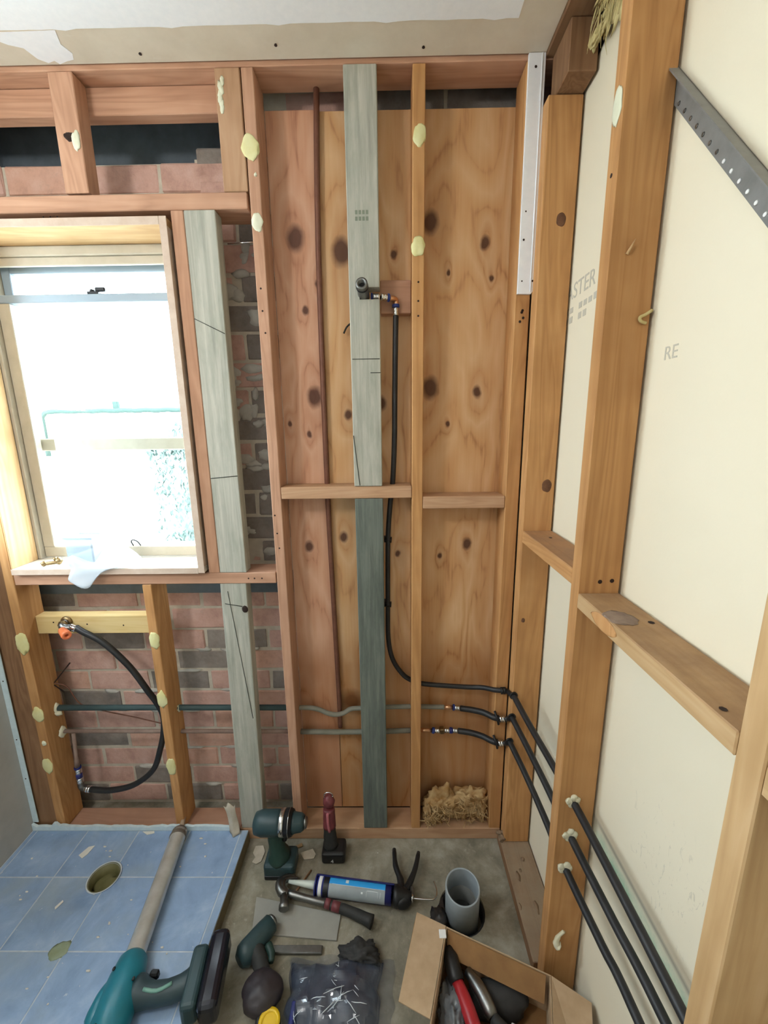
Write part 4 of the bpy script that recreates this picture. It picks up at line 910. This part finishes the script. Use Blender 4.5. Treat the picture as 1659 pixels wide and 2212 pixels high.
obj('plunger_rod', MB().tube([e0, e0+dv*.060+Vector((0, 0, .004)), e0+dv*.078+sdv*.008+Vector((0, 0, .004)), e0+dv*.082+sdv*.032, e0+dv*.072+sdv*.058], .0022, 8, smooth=5), 'chrome', sg)
# claw hammer
hm = empty('claw_hammer', (-.3, -.22, FZ), 'claw hammer with a black and red rubber grip lying beside the sealant', 'hammer')
obj('shaft', MB().tube([(-.352, -.208, -.002), (-.27, -.224, -.006), (-.215, -.232, -.010)], [.011, .010, .010, .009], 10, smooth=4), 'steel', hm)
obj('grip', MB().tube([(-.225, -.231, -.011), (-.16, -.246, -.014), (-.11, -.262, -.016), (-.066, -.278, -.018)], [.012, .013, .0145, .015, .016, .0175, .019], 14, smooth=3), 'black_rubber', hm)
obj('grip_band', MB().tube([(-.222, -.2312, -.0105), (-.205, -.235, -.0115)], .0138, 14), 'dark_red', hm); obj('grip_band', MB().tube([(-.198, -.2370, -.012), (-.172, -.243, -.0130)], .0142, 14), 'dark_red', hm)
obj('claw', MB().tube([(-.352, -.213, -.002), (-.374, -.206, .002), (-.386, -.188, .004), (-.384, -.168, .000), (-.366, -.152, -.008), (-.344, -.142, -.020)], [.014, .015, .014, .013, .012, .010, .009, .007, .005], 10, smooth=3).tube([(-.352, -.211, -.002), (-.368, -.203, .002), (-.375, -.187, .004), (-.371, -.171, .000), (-.354, -.158, -.008), (-.331, -.150, -.020)], [.013, .014, .012, .011, .010, .009, .008, .006, .004], 10, smooth=3), 'steel', hm)
obj('poll', MB().lathe([(0, .014), (.02, .013), (.028, .017), (.038, .017), (.040, .015)], (-.362, -.214, .0), (-.352, -.262, -.008), 16), 'steel', hm)
# offcuts under the hammer
tag(obj('cement_sheet_offcut', MB().prism([(-.462, -.200, FZ+.0005), (-.17, -.250, FZ+.0005), (-.175, -.318, FZ+.0005), (-.445, -.300, FZ+.0005)], (0, 0, .006), .001), 'cement_sheet'), 'flat grey cement sheet offcut lying under the hammer', 'offcut')
tag(obj('thin_stick', MB().tube([(-.292, -.115, FZ+.004), (-.345, -.205, FZ+.004)], [.003, .0045], 6), 'pine_dark_y'), 'thin brown stick lying between the drill and the sealant nozzle', 'stick')
tag(obj('metal_bar', MB().box(-.375, -.215, -.352, -.332, FZ+.0005, FZ+.012, bev=.002), 'steel'), 'shiny flat metal bar lying between the impact driver and the dark packet', 'bar')
# impact driver lying on its side
im = empty('impact_driver', (-.40, -.36, FZ), 'teal impact driver with a dark handle lying on its side below the hammer', 'impact driver')
h0, h1 = Vector((-.382, -.288, -.002)), Vector((-.452, -.386, -.002))
obj('motor_housing', MB().lathe([(0, .020), (.004, .026), (.03, .029), (.09, .032), (.105, .031), (.120, .018)], h0, h1, 22), 'teal_dark', im)
obj('nose', MB().lathe([(0, .010), (.004, .018), (.012, .022)], h0+(h0-h1).normalized()*.011, h1, 18), 'steel', im)
obj('grip', MB().tube([(-.424, -.345, -.003), (-.397, -.375, -.004), (-.378, -.405, -.004), (-.368, -.440, -.002)], [.026, .024, .022, .021, .022, .024, .028], 16, smooth=3), 'black_rubber', im)
obj('trigger', MB().tube([(-.378, -.345, -.004), (-.362, -.365, -.004), (-.358, -.385, -.006)], [.012, .011, .009, .007], 10, smooth=3), 'green_dark', im)
obj('battery', MB().blob((-.362, -.452, .002), (.056, .048, .036), .12, 1.2, 4, 3), plain('black_maroon_plastic', '#262023', .5, 0, 10, '#322a2e'), im)
tm = empty('tape_measure', (-.325, -.495, FZ), 'yellow and black tape measure at the bottom frame edge', 'tape measure')
obj('case', MB().box(-.365, -.300, -.545, -.485, FZ, .010, bev=.014, seg=3), 'black_rubber', tm)
obj('face', MB().lathe([(0, .028), (.003, .028), (.003, .018), (.001, .018)], (-.325, -.512, .0095), (-.325, -.512, .1), 20), 'yellow', tm)
# dark packet wrapped in clear plastic
pk = empty('wrapped_packet', (-.16, -.44, FZ), 'dark navy packet in crumpled clear plastic wrap at the bottom centre', 'packet')
CREASE = []
def pouch(cx, cy, hx, hy, h, amp, freq, seed, nx=44, ny=30, z0=FZ+.001):
    bm = bmesh.new(); V = []
    for a_ in range(nx+1):
        row = []
        for b_ in range(ny+1):
            u_, w_ = 2*a_/nx-1, 2*b_/ny-1
            k = (1-abs(u_)**3.2)*(1-abs(w_)**3.2)
            nz = mnoise.noise(Vector((u_*freq*hx*9, w_*freq*hy*9, seed))); n2 = abs(mnoise.noise(Vector((u_*freq*hx*16+3, w_*freq*hy*16, seed+5))))
            e = 1+.16*mnoise.noise(Vector((u_*2.3, w_*2.3, seed+9)))
            row.append(bm.verts.new((cx+hx*u_*e, cy+hy*w_*e, z0+h*k**.6+amp*(k**.4)*(nz*.8+.9-1.6*n2))))
        V.append(row)
    CREASE.append([[v.co.copy() for v in r_] for r_ in V])
    for a_ in range(nx):
        for b_ in range(ny): bm.faces.new((V[a_][b_], V[a_+1][b_], V[a_+1][b_+1], V[a_][b_+1]))
    base = bmesh.ops.extrude_edge_only(bm, edges=[e for e in bm.edges if e.is_boundary])
    for g in base['geom']:
        if isinstance(g, bmesh.types.BMVert): g.co.z = z0
    bmesh.ops.holes_fill(bm, edges=[e for e in bm.edges if e.is_boundary], sides=0)
    bmesh.ops.triangulate(bm, faces=bm.faces[:]); bmesh.ops.recalc_face_normals(bm, faces=bm.faces[:])
    mb = MB(); mb.bm.free(); mb.bm = bm; return mb
cn = NT('navy_packet_in_film'); cn.b.inputs['Coat Weight'].default_value = 1; cn.b.inputs['Coat Roughness'].default_value = .06
cv = cn.noise(cn.obj(), 14, 4, .6)
obj('packet', pouch(-.165, -.455, .128, .082, .045, .014, 1.0, 3.1), cn.fin(cn.ramp(cv, [(.35, '#272d3d'), (.6, '#3b4252'), (.75, '#565e6c')]), .3), pk)
obj('clear_wrap', pouch(-.150, -.458, .150, .096, .050, .018, 1.1, 8.3, 40, 28), 'film', pk)
obj('fold', MB().box(-.275, -.262, -.56, -.47, FZ+.001, .010, bev=.003), 'navy', pk)
rr = random.Random(11); G_ = CREASE[1]; cr_ = MB()
for k in range(26):
    a_, b_ = rr.randint(5, 30), rr.randint(5, 22); da, db = rr.choice(((1, 0), (0, 1), (1, 1), (1, -1), (2, 1), (1, -1))); n_ = rr.randint(3, 6)
    P_ = [G_[a_+da*q][b_+db*q]+Vector((0, 0, .0012)) for q in range(n_) if a_+da*q < len(G_) and 0 <= b_+db*q < len(G_[0])]
    if len(P_) > 2: cr_.tube(P_, [.0003]+[.0009]*(len(P_)-2)+[.0003], 5)
obj('wrap_glint', cr_, filmm('glint_film', '#e6edf4', .75, .08), pk)  # pale thin tubes standing in for highlights along the film folds
tag(obj('dark_rag', MB().blob((-.098, -.364, -.014), (.056, .032, .030), .5, 2.2, 4, 21), 'dark_cloth'), 'dark crumpled rag behind the wrapped packet', 'rag')
# grey pvc stub in its pit
pv = empty('pvc_pipe', (.228, -.232, -.09), 'short grey plastic waste pipe standing in a dark pit in the slab', 'pipe')
PB = Vector((.2270, -.2345, -.090)); PT = Vector((.2235, -.2515, .088))
L_ = (PT-PB).length
obj('outer_wall', MB().lathe([(0, .0535), (L_-.002, .0545), (L_, .0535), (L_, .0500), (L_-.003, .0492), (L_*.62, .0488), (.004, .0488)], PB, PT, 40), 'pvc', pv)
obj('inner_collar', MB().lathe([(0, .0480), (.07, .0480), (.07, .0455), (.0, .045)], PB+Vector((0, 0, .03)), PT, 36), 'pvc_in', pv)
tag(obj('black_rag', MB().prism([(.095, -.290, FZ+.001), (.150, -.225, FZ+.001), (.168, -.20, FZ+.001), (.172, -.262, FZ+.001), (.168, -.292, FZ+.001)], (0, 0, .008), .002).blob((.148, -.262, -.028), (.026, .030, .014), .5, 2.4, 3, 2), plain('black_film', '#1d1c1d', .3, 0, 14, '#33302f', .4)), 'scrap of black plastic film tucked beside the grey pipe', 'scrap')
# cardboard box with tools in it
bx = empty('cardboard_box', (.25, -.52, FZ), 'open brown cardboard box with spread flaps holding tools, bottom right', 'box')
u = Vector((.262, -.106, 0)).normalized(); v_ = Vector((u.y, -u.x, 0)); v_ = Vector((-.326, -.945, 0)).normalized()
BLc = Vector((.155, -.362, 0)); WB, DB, HB = .282, .215, .098
def bp(a_, b_, z): p = BLc+u*a_+v_*b_; return Vector((p.x, p.y, z))
def panel(name, pts, t, mat, parent=bx): return obj(name, MB().prism(pts, t), mat, parent)
z0b = FZ+.001
panel('bottom', [bp(0, 0, z0b), bp(WB, 0, z0b), bp(WB, DB, z0b), bp(0, DB, z0b)], (0, 0, .003), 'card_dark')
panel('side_panel', [bp(0, 0, z0b), bp(WB, 0, z0b), bp(WB, 0, HB), bp(0, 0, HB)], v_*.003, 'card')
panel('side_panel', [bp(0, DB, z0b), bp(WB, DB, z0b), bp(WB, DB, HB-.01), bp(0, DB, HB-.01)], v_*-.003, 'card')
panel('side_panel', [bp(0, .0035, z0b), bp(0, DB-.0035, z0b), bp(0, DB-.0035, HB), bp(0, .0035, HB)], u*.003, 'card')
panel('side_panel', [bp(WB, .0035, z0b), bp(WB, DB-.0035, z0b), bp(WB, DB-.0035, HB), bp(WB, .0035, HB)], u*-.003, 'card')
panel('flap', [bp(-.001, .001, HB), bp(-.001, .200, HB), bp(-.085, .196, HB-.008), bp(-.087, .120, HB-.004), bp(-.090, .03, HB-.002), bp(-.090, -.002, HB-.004)], (0, 0, .003), 'card')
panel('flap', [bp(WB+.001, .002, HB), bp(WB+.001, DB, HB), bp(WB+.085, DB-.02, HB-.045), bp(WB+.096, .012, HB-.012)], (0, 0, .003), 'card')
panel('flap', [bp(.006, .004, HB-.001), bp(WB-.012, .004, HB-.001), bp(WB-.014, .034, HB-.050), bp(.010, .034, HB-.050)], v_*.003+Vector((0, 0, .001)), 'card_dark')
obj('label_tab', MB().box(.132, .152, -.392, -.372, HB+.002, HB+.006, bev=.001), 'white', bx)
rd = empty('red_tool', tuple(bp(.09, .12, .05)), 'red tool handle with a black head lying in the cardboard box', 'tool')
obj('handle', MB().tube([bp(.045, .075, .044), bp(.085, .125, .050), bp(.14, .205, .052)], [.016, .018, .0185, .018, .017], 14, smooth=3), 'red', rd)
obj('head', MB().tube([bp(.012, .022, .058), bp(.028, .05, .052), bp(.047, .078, .044)], [.016, .021, .022, .020], 12, smooth=3), 'black_plastic', rd)
lever = empty('grey_pliers', tuple(bp(.12, .06, .03)), 'grey and black hand tool behind the red handle in the cardboard box', 'tool')
obj('jaw', MB().tube([bp(.07, .045, .045), bp(.11, .075, .050), bp(.145, .11, .046)], [.012, .017, .018, .014], 12, smooth=3), 'steel', lever)
obj('grip', MB().tube([bp(.145, .11, .046), bp(.185, .135, .044), bp(.215, .19, .040)], [.014, .017, .017, .016], 12, smooth=3), 'black_rubber', lever)
wf = empty('white_elbow', tuple(bp(.20, .1, .04)), 'white plastic pipe elbow at the right side inside the cardboard box', 'pipe fitting')
obj('elbow', MB().tube([bp(.19, .12, .040), bp(.225, .125, .045), bp(.240, .155, .045), bp(.240, .20, .040)], .020, 16, smooth=4), 'white', wf)
obj('collar', MB().lathe([(0, .024), (.012, .024)], bp(.24, .150, .045), bp(.24, .2, .042), 18), 'black_plastic', wf)
tag(obj('white_packet', MB().blob(bp(.135, .17, .030), (.030, .022, .022), .4, 2, 3, 4), plain('grey_white_packet', '#b9bdba', .6)), 'pale crumpled packet beside the red handle inside the cardboard box', 'packet')
tag(obj('dark_tool_roll', MB().blob(bp(.15, .05, .005), (.085, .040, .034), .25, 1.8, 3, 9), 'dark_cloth'), 'dark cloth bundle at the back inside the cardboard box', 'cloth')
pb = MB().blob(bp(.045, .135, .012), (.034, .070, .042), .4, 2.2, 4, 31, ridge=True)
tag(obj('clear_bag', pb, filmm('grey_clear_film', '#8f98a0', .6, .12)), 'crumpled clear plastic bag along the left side inside the cardboard box', 'plastic bag')
# cordless caulking gun on the shower floor
cg = empty('cordless_caulking_gun', (-.70, -.35, TZ), 'teal cordless caulking gun with a long silver tube lying across the shower floor', 'caulking gun')
a0 = Vector((-.797, -.040, .048)); a1 = Vector((-.735, -.430, .052)); ad = (a1-a0).normalized()
obj('tube', MB().lathe([(0, .024), (.002, .0275), (.030, .0275), (.034, .0265), (.36, .0275), (.375, .030), (.39, .030)], a0, a1, 26), 'alu', cg)
obj('front_cap', MB().lathe([(0, .016), (.010, .025), (.034, .0295), (.038, .0295)], a0-ad*.014, a1, 24), plain('dusty_dark_cap', '#5f574e', .6, .3, 20, '#776d60'), cg)
obj('nozzle', MB().lathe([(0, .009), (.03, .008), (.085, .004)], a0-ad*.014, a0-ad*.2+Vector((-.008, 0, .012)), 12), plain('crusted_nozzle', '#b39b82', .7, 0, 30, '#8d7762'), cg)
sdx = Vector((-ad.y, ad.x, 0)).normalized()
if sdx.x < 0: sdx = -sdx
bdm = Matrix((sdx, -ad, Vector((0, 0, 1)))).transposed().to_4x4(); bdm.translation = a1+ad*.0
hb_ = MB().lathe([(0, .027), (.012, .038), (.05, .046), (.10, .050), (.15, .047), (.19, .036), (.205, .02)], a1-ad*.030, a1+ad*.3, 24)
obj('motor_housing', hb_, 'teal', cg)
obj('gear_hump', MB().blob(a1+ad*.075-sdx*.035+Vector((0, 0, -.002)), (.030, .055, .036), .12, 1.6, 3, 6), 'teal', cg)
for (q, s_) in ((.02, -.028), (.085, -.050), (.05, .034), (.13, -.02)): obj('screw_hole', MB().blob(a1+ad*q+sdx*s_+Vector((0, 0, .040 if abs(s_) < .04 else .018)), (.004, .005, .003), .1, 1, 2), 'black_plastic', cg)
g0 = a1+ad*.055+sdx*.035
obj('grip', MB().tube([g0, g0+sdx*.045+ad*.012, g0+sdx*.10+ad*.012, g0+sdx*.145], [.036, .030, .026, .025, .026, .028, .032], 16, smooth=3), plain('dark_slate_rubber', '#27383d', .5, 0, 12, '#31464a'), cg)
obj('trigger', MB().box(-.012, .012, -.008, .008, -.010, .010, bev=.004, mat4=Matrix.Translation(g0+sdx*.038-ad*.030)), 'black_plastic', cg)
obj('grip_stripe', MB().tube([g0+sdx*.030+ad*.015+Vector((0, 0, .029)), g0+sdx*.065+ad*.022+Vector((0, 0, .026)), g0+sdx*.10+ad*.012+Vector((0, 0, .026))], .0045, 8, smooth=3), plain('pale_green_stripe', '#6f9a8c', .5), cg)
fm = bdm.copy(); fm.translation = g0+sdx*.155
obj('battery_foot', MB().box(-.020, .022, -.075, .062, -.030, .036, bev=.012, seg=3, mat4=fm), 'teal_dark', cg)
obj('battery', MB().box(.0225, .075, -.085, .090, -.031, .040, bev=.016, seg=3, mat4=fm), plain('glossy_black_plastic', '#1a1b24', .15), cg)
obj('rear_rod', MB().tube([a1+ad*.10-sdx*.03, a1+ad*.20-sdx*.06], .003, 6), 'steel', cg)
# added bulb and cord that go with the fill light, out of view
cl = empty('fill_bulb', (-1.15, -1.25, 2.1), 'added fill-light bulb hanging from the ceiling, outside the frame on the left', 'lamp')
obj('cord', MB().tube([(-1.15, -1.25, 2.461), (-1.15, -1.25, 2.30)], .003, 6), 'white', cl)
obj('holder', MB().lathe([(0, .018), (.04, .018), (.05, .014)], (-1.15, -1.25, 2.31), (-1.15, -1.25, 2.0), 16), 'black_plastic', cl)
bm_ = NT('lit_bulb'); bm_.b.inputs['Emission Color'].default_value = (1, .96, .9, 1); bm_.b.inputs['Emission Strength'].default_value = 8
obj('bulb', MB().lathe([(0, .013), (.03, .02), (.07, .030), (.095, .022), (.105, .002)], (-1.15, -1.25, 2.262), (-1.15, -1.25, 2.0), 18), bm_.fin((1, 1, 1, 1), .3), cl)
for o in bpy.data.objects:
    if 'wo' in o: del o['wo']
